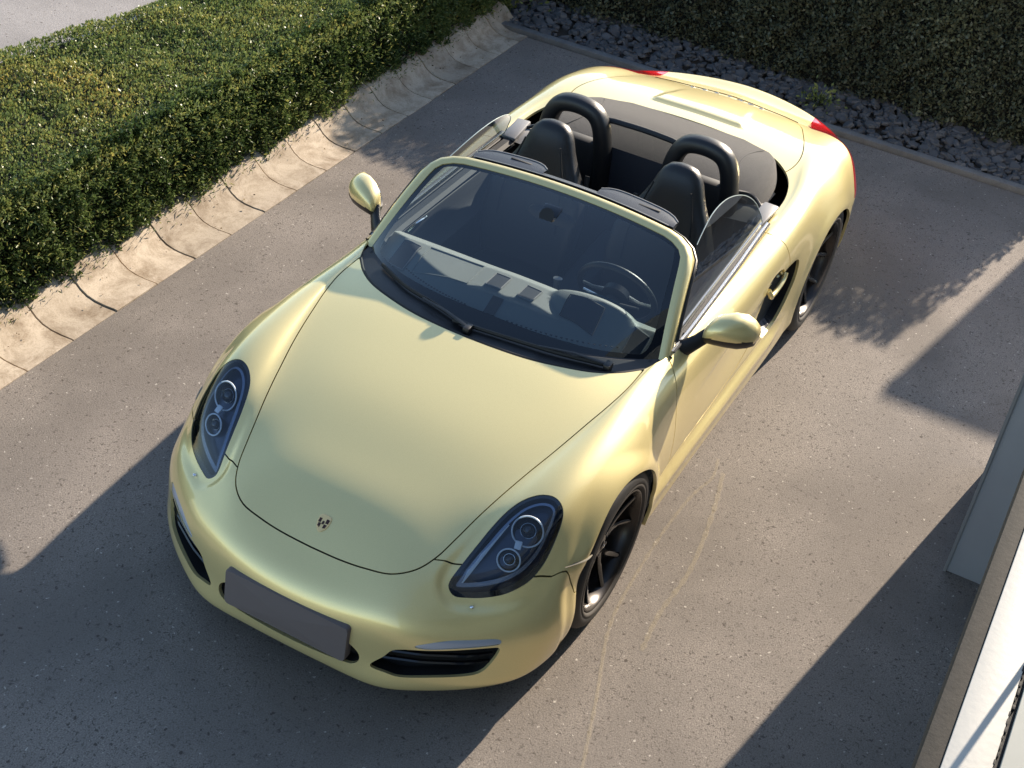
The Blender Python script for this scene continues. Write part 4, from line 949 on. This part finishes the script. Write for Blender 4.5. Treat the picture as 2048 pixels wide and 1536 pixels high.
# roll hoops
hoops = []
for s in (1, -1):
    ho = empty('roll_hoop', (-1.88, s*.328, .60), tub); MI = Matrix.Translation((1.88, -s*.328, -.60))
    path = crom([(-.172,.55),(-.162,.80),(-.150,.93),(-.128,1.03),(-.084,1.087),(0,1.104),(.084,1.087),(.128,1.03),(.150,.93),(.162,.80),(.172,.55)], 5)
    P = [(-1.88+.03*(z-1.1), s*.328+y, z) for y, z in path]
    rings = []
    for i, p in enumerate(P):
        a, c = Vector(P[max(i-1, 0)]), Vector(P[min(i+1, len(P)-1)]); t = (c-a).normalized(); ex = Vector((1, 0, 0)); q = t.cross(ex).normalized()
        rings.append([tuple(Vector(p)+ex*.048*(abs(math.cos(v))**.7)*(1 if math.cos(v) > 0 else -1)+q*.041*(abs(math.sin(v))**.8)*(1 if math.sin(v) > 0 else -1)) for v in [2*math.pi*k/16 for k in range(16)]])
    o = MB().loft(rings).build('hoop_tube', LEATHER, ho, angle=80); o.matrix_parent_inverse = MI
    o = MB().box((-1.885, s*.328, .775), (.075, .27, .34), None, .02).build('hoop_panel', INTD, ho); o.matrix_parent_inverse = MI
# wind deflector between the hoops
wd = empty('wind_deflector', (-1.90, 0, .8), tub); MI = Matrix.Translation((1.90, 0, -.8))
fr = crom([(-.185,.80),(-.192,.93),(-.196,1.025),(-.175,1.052),(-.09,1.058),(.0,1.060),(.09,1.058),(.175,1.050),(.196,1.020),(.192,.93),(.185,.80)], 3)
o = MB().tube([(-1.92, y, z) for y, z in fr], .014, 8, up=(1, 0, 0)).build('deflector_frame', INTD, wd); o.matrix_parent_inverse = MI
o = MB().grid([[(-1.92, y, z) for y in np.linspace(-.19, .19, 5)] for z in (.90, 1.05)]).build('deflector_glass', DGLASS, wd); o.matrix_parent_inverse = MI
o = MB().grid([[(-1.915+.10*(.92-z), y*(1 if z > .80 else .8), z) for y in np.linspace(-.20, .20, 9)] for z in (.70, .76, .82, .88, .925)]).build('deflector_panel', INTB, wd); o.matrix_parent_inverse = MI
o = MB().tube([(-1.90, y, z) for y, z in crom([(-.20,.93),(-.185,.82),(-.15,.73),(-.08,.685),(.0,.675),(.08,.685),(.15,.73),(.185,.82),(.20,.93)], 3)], .012, 8, up=(1, 0, 0)).build('lower_rim', LEATHER, wd); o.matrix_parent_inverse = MI
# folded soft top behind the hoops
def top_z(x, y):
    u_ = (-1.99-x)/.57; 
    z = .868+.035*math.sin(math.pi*min(max(u_, 0), 1)**.8)-.020*max(0, u_-.6)
    e = abs(y)/.585
    return z-.018*e**2-.10*max(0, e-.90)**1.2*3
G = []
for x in np.linspace(-1.985, -2.565, 26):
    u_ = (-1.985-x)/.58; hw = .612*math.sqrt(max(0, 1-(max(0, u_-.05))**3.2*.62))
    G.append([(x-.012*0, y*hw, top_z(x, y*hw)-(.05 if abs(y) > .985 else 0)) for y in np.linspace(-1, 1, 61)])
front_edge = G[0]; low = [[(p[0]+.010, p[1], p[2]-.02) for p in front_edge], [(p[0]+.012, p[1], .80) for p in front_edge], [(p[0]+.03, p[1], .79) for p in front_edge], [(p[0]+.035, p[1], .60) for p in front_edge]]
st_o = MB().grid(low[::-1]+G).build('folded_soft_top', FABRIC, tub, angle=70)
for s in (1, -1):
    MB().tube([(x, s*(.40+.10*((x+2.3)/.3)**2), top_z(x, .42)+.001) for x in np.linspace(-2.02, -2.50, 9)], .0016, 5).build('cloth_seam', INTD, st_o)
    MB().tube([tuple(q) for q in crom([(-1.99, s*.47, .872), (-2.03, s*.55, .86), (-1.96, s*.63, .845), (-1.87, s*.655, .838)], 5)], .009, 7).build('tension_cable', BLACK, st_o)
MB().tube([(-1.975, y, top_z(-1.985, y)+.002) for y in np.linspace(-.55, .55, 20)], .009, 7).build('front_hem', FABRIC, st_o)
# sun visors
for y0, y1 in ((-.475, -.145), (.115, .49)):
    G = []
    for u_ in np.linspace(0, 1, 14):
        y = y0+(y1-y0)*u_; t = y/.585; p = ws(t, 1.0); k = 1-abs(2*u_-1)**5*.28
        G.append([tuple(p+Vector((-.060, 0, .006))), tuple(p+Vector((-.10*k-.01, 0, .010))), tuple(p+Vector((-.155*k, 0, .006))), tuple(p+Vector((-.160*k, 0, -.002))), tuple(p+Vector((-.060, 0, -.012)))])
    vo = MB().grid(G).build('sun_visor', VISM, tub)
    e = [tuple(Vector(r[2])+Vector((0, 0, .001))) for r in G]; MB().tube(e, .0035, 6).build('visor_edge', GREYP, vo)
    ym = y0+(y1-y0)*.62; p = ws(ym/.585, 1.0); MB().box(tuple(p+Vector((-.115, 0, .0105))), (.012, .10, .003), None, .001).build('visor_slot', INTD, vo)
# mirror on the windshield
MB().loft([[(-.985+dx, .0+y*k, 1.035+z*k) for y, z in [(.115*math.cos(a)*(abs(math.cos(a))**-.25 if abs(math.cos(a)) > .02 else 1), .032*math.sin(a)) for a in [2*math.pi*j/24 for j in range(24)]]] for dx, k in ((.0, 1.0), (.022, .96), (.034, .6))]).build('rear_view_mirror', INTD, wf)
MB().tube([(-.955, 0, 1.04), (-.93, 0, 1.055), (-.915, 0, 1.066)], [.016, .018, .034], 10).build('mirror_mount', INTD, wf)
MB().box((-.955, .0, 1.068), (.06, .08, .012), Euler((0, R(25), 0)), .004).build('rain_sensor', FRIT, wf)
# ------------------------------------------------------------------ rear seam and lettering
def z_at(x, y, off=.0):
    p, n = surf_pt(x, y); return p+n*off, n
pts = []
for y in np.linspace(-.425, .425, 40):
    a = abs(y); x = np.interp(a, [0, .08, .20, .33, .425], [-3.292, -3.270, -3.232, -3.195, -3.150])-.012; p, n = z_at(x, y); pts.append(tuple(p+n*.0015))
MB().tube(pts, .0022, 5).build('spoiler_seam', SHELL, deck_o)
for k, ch in enumerate('BOXSTER'):
    cu = bpy.data.curves.new('letter', 'FONT'); cu.body = ch; cu.size = .050; cu.extrude = .0020; cu.align_x = 'CENTER'; cu.align_y = 'CENTER'
    tmp = bpy.data.objects.new('letter_tmp', cu); COL.objects.link(tmp)
    bpy.context.view_layer.update()
    me = bpy.data.meshes.new_from_object(tmp.evaluated_get(bpy.context.evaluated_depsgraph_get())); bpy.data.objects.remove(tmp)
    y = .205-.0683*k; x = np.interp(abs(y), [0, .08, .20, .33], [-3.262, -3.24, -3.20, -3.165])+.018
    p, n = z_at(x, y, .002); ex = Vector((0, -1, 0)); ey = n.cross(ex).normalized(); ex = ey.cross(n)
    M = Matrix((( ex.x, ey.x, n.x, p.x), (ex.y, ey.y, n.y, p.y), (ex.z, ey.z, n.z, p.z), (0, 0, 0, 1)))
    me.transform(M); me.materials.clear(); me.materials.append(SILVER); o = bpy.data.objects.new('letter', me); link(o, deck_o)
# bumper seams
def seam_line(name, pts2, parent, s, r=.0016):
    pts = []
    for x, y in crom(pts2, 4): p, n = z_at(x, s*y); pts.append(tuple(p+n*.0006))
    MB().tube(pts, r, 5).build(name, SHELL, parent)
# ================================================================== SETTING
def struct(o): o['kind'] = 'structure'; return o
ASPH = asphalt_mat('asphalt_drive', (0.282, 0.247, 0.216), (0.080, 0.069, 0.060))
ROADM = asphalt_mat('asphalt_road', (0.36, 0.34, 0.33), (0.26, 0.24, 0.23))
SOIL = mat('soil', (0.045, 0.035, 0.026), 0.95, bump=0.8, bscale=40, var=0.5, vscale=12)
GRASSM = mat('rough_ground', (0.035, 0.045, 0.018), 0.95, bump=0.9, bscale=60, var=0.6, vscale=9)
KERBM = concrete_mat('kerb_concrete', (0.50, 0.42, 0.325), (0.20, 0.14, 0.085), 7.0, 0.85)
EDGEM = concrete_mat('edging_concrete', (0.22, 0.215, 0.21), (0.12, 0.115, 0.11), 9.0, 0.6)
LEDGEM = concrete_mat('ledge_concrete', (0.030, 0.0285, 0.0255), (0.055, 0.05, 0.045), 30.0, 0.7)
def sheet(name, x0, x1, y0, y1, z, m, n=1):
    G = [[(x, y, z) for y in np.linspace(y0, y1, n+1)] for x in np.linspace(x0, x1, n+1)]
    return struct(MB().grid(G).build(name, m, None, smooth=False))
sheet('ground', -60, 60, -60, 60, -.03, GRASSM)
sheet('driveway', -4.745, 9.0, -1.985, 9.0, 0.0, ASPH)
sheet('soil_bed', -4.9, 9, -3.45, -2.2, -.012, SOIL)
sheet('soil_bed', -9, -4.82, -3.45, 9, -.008, SOIL)
sheet('road', -40, 40, -11.0, -3.40, -.005, ROADM)
# concave kerb stones along the hedge
prof = [(-1.985, -.06), (-1.985, .004), (-2.00, .006), (-2.06, .003), (-2.12, .006), (-2.17, .018), (-2.21, .042), (-2.245, .078), (-2.275, .105), (-2.31, .118), (-2.38, .120), (-2.40, .115), (-2.40, -.06)]
first = None; xj = .44
for k in range(18):
    L = .296
    if first is None:
        rings = [[(dx, y, z) for y, z in prof] for dx in (-.1457, -.1442, -.140, 0, .140, .1442, .1457)]
        rings[0] = [(x, y*1, z-.003) for x, y, z in rings[0]]; rings[-1] = [(x, y, z-.003) for x, y, z in rings[-1]]
        o = MB().loft(rings).build('kerb_stone', KERBM, None, angle=50); first = o
    else:
        o = first.copy(); COL.objects.link(o)
    o.location = (xj-.149-k*.2985, .0+RNG.normal()*.002, RNG.normal()*.0022)
    tag(o, 'pale curved concrete kerb stone between the clipped hedge and the drive', 'kerb stone', 'kerb stones along the clipped hedge')
sheet('kerb_joint', -4.95, .75, -2.39, -1.99, -.006, mat('joint_dirt', (.03, .025, .02), .95))
# light reflected off the car's side, painted as pale strips on the asphalt
m_, nt_, b_ = new_mat('painted_caustic'); tc_ = nt_.nodes.new('ShaderNodeTexCoord').outputs['Object']
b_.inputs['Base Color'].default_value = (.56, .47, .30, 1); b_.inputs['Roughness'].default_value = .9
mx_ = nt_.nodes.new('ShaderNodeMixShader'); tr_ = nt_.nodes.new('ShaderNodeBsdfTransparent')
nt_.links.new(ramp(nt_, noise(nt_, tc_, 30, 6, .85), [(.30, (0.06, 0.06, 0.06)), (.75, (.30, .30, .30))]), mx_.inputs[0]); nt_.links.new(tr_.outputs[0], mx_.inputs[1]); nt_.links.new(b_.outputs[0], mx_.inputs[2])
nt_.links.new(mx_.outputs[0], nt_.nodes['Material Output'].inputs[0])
for nm, pts, w in (('caustic_streak', [(.96,1.19),(.72,1.125),(.40,1.03),(.07,.925),(-.20,.895),(-.58,.885),(-.86,.90),(-1.02,.93),(-1.16,.905)], .009), ('caustic_streak', [(.10,1.08),(-.12,1.06),(-.42,1.07),(-.80,1.02),(-1.08,.96)], .013)):
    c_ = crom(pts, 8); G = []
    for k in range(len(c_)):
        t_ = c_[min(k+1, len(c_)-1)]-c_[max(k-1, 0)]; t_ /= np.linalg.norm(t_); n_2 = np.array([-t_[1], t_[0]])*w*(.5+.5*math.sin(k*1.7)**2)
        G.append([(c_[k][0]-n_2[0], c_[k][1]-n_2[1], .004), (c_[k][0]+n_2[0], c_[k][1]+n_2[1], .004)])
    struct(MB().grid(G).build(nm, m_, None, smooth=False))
# edging strip and slate gravel
b = MB(); b.box((-4.785, .6, .012), (.065, 5.75, .05), None, .006); o = b.build('edging_kerb', EDGEM, None, angle=40); struct(o)
V, Fc = [], []
NG = 2600
for k in range(NG):
    x = RNG.uniform(-5.50, -4.83); y = RNG.uniform(-2.35, 3.4); z = .0+RNG.uniform(0, .030)
    r = RNG.uniform(.018, .046)*(1 if RNG.random() < .9 else 1.3)
    n = RNG.integers(5, 8); a0 = RNG.uniform(0, 6.28); el = RNG.uniform(.6, 1)
    rot = Euler((RNG.normal()*.30, RNG.normal()*.30, RNG.uniform(0, 6.28))).to_matrix()
    ring = [(r*math.cos(a0+6.283*q/n)*RNG.uniform(.75, 1.15), r*el*math.sin(a0+6.283*q/n)*RNG.uniform(.75, 1.15)) for q in range(n)]
    h = r*RNG.uniform(.18, .38); bb = len(V)
    for s_, hh in ((.96, -h), (1, h*.2), (.82, h)):
        for px, py in ring: q = rot @ Vector((px*s_, py*s_, hh)); V.append((x+q.x, y+q.y, z+q.z))
    for l in range(2):
        for q in range(n): Fc.append((bb+l*n+q, bb+l*n+(q+1) % n, bb+(l+1)*n+(q+1) % n, bb+(l+1)*n+q))
    Fc.append(tuple(bb+2*n+q for q in range(n)))
SLATE = mat('slate_chippings', (0.088, 0.089, 0.094), 0.6, bump=0.4, bscale=150, var=0.6, vscale=14)
gr = mobj('gravel', V, Fc, SLATE, None, False); gr['kind'] = 'stuff'
# ------------------------------------------------------------------ foliage
def leaves(name, centres, normals, size, m, parent, shade, spread=.5, aspect=.34, fold=True):
    n = len(centres)
    d = normals+RNG.normal(size=(n, 3))*spread; d /= np.linalg.norm(d, axis=1, keepdims=True)
    t = RNG.normal(size=(n, 3)); w = np.cross(d, t); w /= np.linalg.norm(w, axis=1, keepdims=True)
    up = np.cross(w, d)
    L = size*RNG.uniform(.6, 1.35, n)[:, None]; W = L*aspect
    a = centres; V = np.stack([a-w*W*.15, a+d*L*.5+w*W*.5+up*W*.15, a+d*L, a+d*L*.5-w*W*.5-up*W*.05], 1).reshape(-1, 3)
    me = bpy.data.meshes.new(name); me.vertices.add(4*n); me.vertices.foreach_set('co', V.ravel().astype(np.float32))
    me.loops.add(4*n); me.loops.foreach_set('vertex_index', np.arange(4*n, dtype=np.int32))
    me.polygons.add(n); me.polygons.foreach_set('loop_start', np.arange(0, 4*n, 4, dtype=np.int32))
    me.materials.append(m); me.update(calc_edges=True)
    at = me.attributes.new('shade', 'FLOAT', 'POINT'); at.data.foreach_set('value', np.repeat(np.clip(shade, 0, 1), 4).astype(np.float32))
    o = bpy.data.objects.new(name, me); link(o, parent); return o
def lump(P, s, seed):
    """smooth pseudo-noise 0..1"""
    r = np.random.default_rng(seed); v = np.zeros(len(P))
    for k in range(7):
        w = r.normal(size=3)*s*(1+.5*k); v += np.sin(P@w+r.uniform(0, 6.28))/(1+.4*k)
    return .5+.5*np.tanh(v*.55)
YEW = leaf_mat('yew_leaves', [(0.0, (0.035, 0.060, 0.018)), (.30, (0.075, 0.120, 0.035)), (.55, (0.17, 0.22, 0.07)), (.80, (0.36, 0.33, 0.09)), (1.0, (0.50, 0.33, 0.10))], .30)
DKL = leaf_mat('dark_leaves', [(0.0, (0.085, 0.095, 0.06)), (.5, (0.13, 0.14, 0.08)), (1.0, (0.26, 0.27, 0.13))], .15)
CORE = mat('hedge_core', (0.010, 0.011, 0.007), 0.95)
hedge = empty('clipped_hedge', (-2.3, -2.85, 0)); tag(hedge, 'low clipped yew hedge with yellow-brown flat top beside the pale kerb', 'hedge')
MI = Matrix.Translation((2.3, 2.85, 0))
x0, x1, yf, yb, H = -5.05, .95, -2.255, -3.36, .645
b = MB(); G = []
for x in np.linspace(x0+.05, x1, 40):
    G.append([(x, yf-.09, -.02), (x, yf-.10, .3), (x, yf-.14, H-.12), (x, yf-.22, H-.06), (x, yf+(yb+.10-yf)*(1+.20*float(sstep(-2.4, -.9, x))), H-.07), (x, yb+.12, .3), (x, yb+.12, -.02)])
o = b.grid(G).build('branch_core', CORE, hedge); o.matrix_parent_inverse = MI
cs, ns, sh_, = [], [], []
def addleaf(P, N, S): cs.append(P); ns.append(N); sh_.append(S)
n1 = 200000   # front face
x = RNG.uniform(x0, x1, n1); z = RNG.uniform(.0, 1, n1)**.85*H; P = np.stack([x, np.zeros(n1), z], 1)
dep = RNG.exponential(.035, n1); lm = lump(P*[1, 0, 1], 2.6, 3); lm2 = .5*lump(P+[0, 0, 3], 13, 5)+.5*lump(P*[1, 0, 1.0], 21, 77); lm3 = lump(P, 38, 15)
lean = .05*sstep(.45, .62, z)+.03*sstep(-1.2, -3.2, x)*(z/H); tuft = lump(P, 60, 9)
P[:, 1] = yf-dep-lean-.085*(1-lm2)+.018*tuft+.020*(lm-.5)+.018*(lm3-.5)
keep = RNG.random(n1) < (.10+.90*sstep(.25, .58, lm2*.65+lm3*.35)); P = P[keep]
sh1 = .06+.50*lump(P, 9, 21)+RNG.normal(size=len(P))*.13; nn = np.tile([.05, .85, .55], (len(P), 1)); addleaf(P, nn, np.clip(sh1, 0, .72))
n2 = 170000    # top
x = RNG.uniform(x0, x1, n2); y = RNG.uniform(yb, yf-.03, n2); yw = yf+(y-yf)*(1+.20*sstep(-2.4, -.9, x)); P = np.stack([x, yw, np.zeros(n2)], 1)
lm = lump(P, 3.5, 8); lm2 = .5*lump(P, 15, 9)+.5*lump(P, 24, 19); edge = sstep(yf-.16, yf-.02, y)+sstep(yb+.10, yb, y)
P[:, 2] = H-RNG.exponential(.020, n2)-.035*(1-lm2)+.018*(lm-.5)-.055*edge**2
yel = sstep(-.0, 1., lump(P, 3.2, 31)*1.15-.25)*sstep(-3.4, -1.0, x)
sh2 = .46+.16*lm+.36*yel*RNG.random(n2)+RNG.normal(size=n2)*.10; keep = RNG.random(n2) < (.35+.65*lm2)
addleaf(P[keep], np.tile([.0, .25, .95], (keep.sum(), 1)), np.clip(sh2[keep], 0, 1))
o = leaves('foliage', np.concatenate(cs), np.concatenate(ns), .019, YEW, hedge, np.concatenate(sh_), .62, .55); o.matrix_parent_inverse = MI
# sprigs hanging over the kerb and longer shoots
n3 = 5000; x = RNG.uniform(x0, x1, n3); z = RNG.uniform(.06, H, n3); P = np.stack([x, yf+RNG.uniform(-.02, .035, n3), z], 1)
o = leaves('young_shoots', P, np.tile([.0, .7, .5], (n3, 1)), .024, YEW, hedge, RNG.uniform(.3, .75, n3), .6, .22); o.matrix_parent_inverse = MI
# dead leaves dropped along the hedge
DEAD = leaf_mat('dead_leaves', [(0.0, (0.05, 0.03, 0.015)), (.6, (0.16, 0.09, 0.035)), (1.0, (0.22, 0.17, 0.05))], .1)
nl = 110; x = RNG.uniform(-4.7, .4, nl); y = -1.99-RNG.beta(2.2, 1.2, nl)*.30+(RNG.random(nl) < .15)*RNG.exponential(.12, nl)
zz = np.interp(-y, [1.985, 2.0, 2.06, 2.12, 2.17, 2.21, 2.245, 2.275, 2.31], [.001, .006, .003, .006, .018, .042, .078, .105, .118])+.006
lt = leaves('leaf_litter', np.stack([x, y, zz], 1), np.stack([RNG.normal(size=nl), RNG.normal(size=nl), np.full(nl, .12)], 1), .013, DEAD, None, RNG.uniform(0, 1, nl), .05, .5); lt['kind'] = 'stuff'
# tall hedge at the back of the drive
bh = empty('tall_back_hedge', (-5.9, .5, 0)); tag(bh, 'tall dark untrimmed hedge in shade behind the slate gravel strip', 'hedge')
MI = Matrix.Translation((5.9, -.5, 0)); HB = 1.18
yA, yB = -3.7, 9.0
G = []
for y in np.linspace(yA, 1.90, 30):
    hh = HB*(1-.55*float(sstep(1.87, 1.95, y)))
    G.append([(-5.42, y, -.02), (-5.52, y, .4), (-5.60, y, hh-.14), (-6.9, y, hh-.14), (-7.0, y, -.02)])
o = MB().grid(G).build('branch_core', CORE, bh); o.matrix_parent_inverse = MI
n4 = 85000; y = RNG.uniform(yA, 1.93, n4); z = RNG.uniform(0, 1, n4)**.9; hh = HB*(1-.55*sstep(1.87, 1.95, y)); z = z*hh
P = np.stack([np.zeros(n4), y, z], 1); l1 = lump(P, 3.2, 41); l2 = lump(P, 12, 42)
P[:, 0] = -5.30-.16*z-RNG.exponential(.04, n4)-.10*(1-l2)+.06*(l1-.5)
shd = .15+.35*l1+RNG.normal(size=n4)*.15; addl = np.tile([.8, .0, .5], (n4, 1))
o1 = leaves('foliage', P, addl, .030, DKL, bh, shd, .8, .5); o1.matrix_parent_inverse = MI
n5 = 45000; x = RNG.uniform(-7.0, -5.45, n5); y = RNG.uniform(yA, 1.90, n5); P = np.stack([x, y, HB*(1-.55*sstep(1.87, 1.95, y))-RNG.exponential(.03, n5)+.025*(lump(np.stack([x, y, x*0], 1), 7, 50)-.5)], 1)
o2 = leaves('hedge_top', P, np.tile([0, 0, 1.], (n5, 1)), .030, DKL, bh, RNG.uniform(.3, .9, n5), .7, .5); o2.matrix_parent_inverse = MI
# small bright weeds
def weed(name, x, y, z, n, r, lab, size=.035, cols=(.3, .95)):
    w = empty(name, (x, y, z)); tag(w, lab, 'plant'); P = RNG.normal(size=(n, 3))*[r, r, r*.8]; P[:, 2] = abs(P[:, 2])+.02
    N = P/np.linalg.norm(P, axis=1, keepdims=True)
    leaves('leaves', P, N+[.3, 0, .5], size, LIT, w, RNG.uniform(*cols, n), .5, .5)
    b = MB()
    for k in range(14):
        q = P[RNG.integers(n)]; b.tube([(0, 0, 0), tuple(q*.5+[0, 0, .03]), tuple(q)], .0022, 5)
    b.build('stems', LIT, w); return w
LIT = leaf_mat('weed_leaves', [(0.0, (0.05, 0.07, 0.02)), (.5, (0.16, 0.20, 0.05)), (1.0, (0.42, 0.46, 0.14))], .3)
weed('small_weed', -5.06, .10, .02, 140, .06, 'small pale green weed growing out of the slate gravel by the dark hedge', .030)
weed('leafy_shrub', -5.12, -2.45, .02, 420, .14, 'leafy yellow-green shrub in the corner where the kerb meets the slate gravel', .040, (.1, 1.0))
# ------------------------------------------------------------------ house parts on the right
WALLM = mat('grey_render', (0.30, 0.31, 0.335), 0.6, bump=0.35, bscale=180, var=0.22, vscale=2.2)
TRIMM = mat('grey_metal_trim', (0.33, 0.33, 0.34), 0.35, metal=0.4)
WHITEM = mat('white_coping', (0.53, 0.52, 0.485), 0.45, var=0.04, vscale=5, bump=0.2, bscale=60)
CREAMM = mat('cream_frame', (0.50, 0.49, 0.43), 0.4, var=0.05, vscale=20)
TAR = mat('tar_joint', (0.012, 0.012, 0.012), 0.8, bump=1.0, bscale=80)
pw = empty('porch_wall', (-1.45, 2.3, 0)); tag(pw, 'smooth dark grey wing wall standing on the asphalt at the right edge', 'wall')
MI = Matrix.Translation((1.45, -2.3, 0))
b = MB(); b.box((-1.45, 2.99, .985), (.80, 2.0, 1.97), None, .004); o = b.build('wall_face', WALLM, pw, angle=30); o.matrix_parent_inverse = MI
b = MB(); b.box((-1.047, 1.990, .985), (.010, .012, 1.97)); o = b.build('corner_trim', TRIMM, pw); o.matrix_parent_inverse = MI
lg = empty('roof_ledge', (1.0, 2.4, 1.9)); tag(lg, 'concrete and white coped roof ledge in the lower right corner', 'ledge')
MI = Matrix.Translation((-1.0, -2.4, -1.9))
for nm, y0, y1, zt, zb, m in (('concrete_edge', 2.071, 2.112, 1.997, 1.86, LEDGEM), ('white_coping', 2.112, 2.196, 2.004, 1.87, WHITEM), ('tar_joint', 2.196, 2.2075, 1.998, 1.87, TAR), ('cream_sill', 2.2075, 3.6, 2.010, 1.87, CREAMM)):
    b = MB(); b.box((.70, (y0+y1)/2, (zt+zb)/2), (5.0, y1-y0, zt-zb), None, .0015 if nm != 'tar_joint' else 0); o = b.build(nm, m, lg, angle=30); o.matrix_parent_inverse = MI
b = MB()
for k in range(60):
    x = .9+k*.022; b.box((x, 2.1975+RNG.normal()*.0012, 1.9985), (RNG.uniform(.008, .02), .003+RNG.uniform(0, .003), .012), None, .001)
o = b.build('joint_crumbs', TAR, lg); o.matrix_parent_inverse = MI
# the house the picture was taken from: unseen, added behind the ledge to block sky light
hs_ = empty('house', (3.5, 4.0, 0)); tag(hs_, 'unseen pale rendered two-storey house added behind the low roof ledge to block sky light', 'house')  # added unseen house
MI2 = Matrix.Translation((-3.5, -4.0, 0)); ADDED_HOUSEM = mat('added_house_render', (0.42, 0.40, 0.36), 0.85, bump=0.4, bscale=120, var=0.1, vscale=2)
b = MB(); b.box((3.6, 5.65, 3.25), (10.4, 5.0, 6.5), None, .01); o = b.build('added_house_wall', ADDED_HOUSEM, hs_, angle=30); o.matrix_parent_inverse = MI2
for xw in (0.2, 3.2, 6.2):
    b = MB(); b.box((xw, 3.142, 4.1), (1.3, .03, 1.3), None, .004); o = b.build('added_house_window_frame', WHITEM, hs_, angle=30); o.matrix_parent_inverse = MI2
    b = MB(); b.box((xw, 3.122, 4.1), (1.14, .02, 1.14)); g = b.build('added_house_window_pane', GLOSSB, o)
# post on the ledge (its shadow crosses the white coping)
post = MB().tube([(1.275, 2.246, 1.99), (1.275, 2.246, 2.75)], .0065, 10, up=(1, 0, 0)); po = post.build('railing_post', TRIMM, None)
tag(po, 'thin metal railing post standing on the cream roof sill', 'railing post')
# neighbouring building whose shadow falls on the drive
nb = empty('boundary_wall', (-8.1, 4.0, 0)); tag(nb, 'tall thin grey boundary wall beyond the back corner of the drive', 'wall')
MI = Matrix.Translation((8.1, -4.0, 0)); GX = -2.17; HG = 2.35; xg = GX-HG/(math.tan(SUN_EL)*math.cos(math.atan(SLOPE))**-1*math.cos(math.atan(SLOPE)))*math.cos(math.atan(SLOPE))
yg = 1.418+SLOPE*(GX-xg)
b = MB(); b.box((xg-.06, yg+2.0, HG/2), (.12, 4.0, HG), None, .004); o = b.build('wall_face', WALLM, nb, angle=30); o.matrix_parent_inverse = MI
b = MB(); b.box((xg-.06, yg+2.0, HG+.012), (.16, 4.02, .03), None, .006); o = b.build('wall_coping', EDGEM, nb, angle=30); o.matrix_parent_inverse = MI
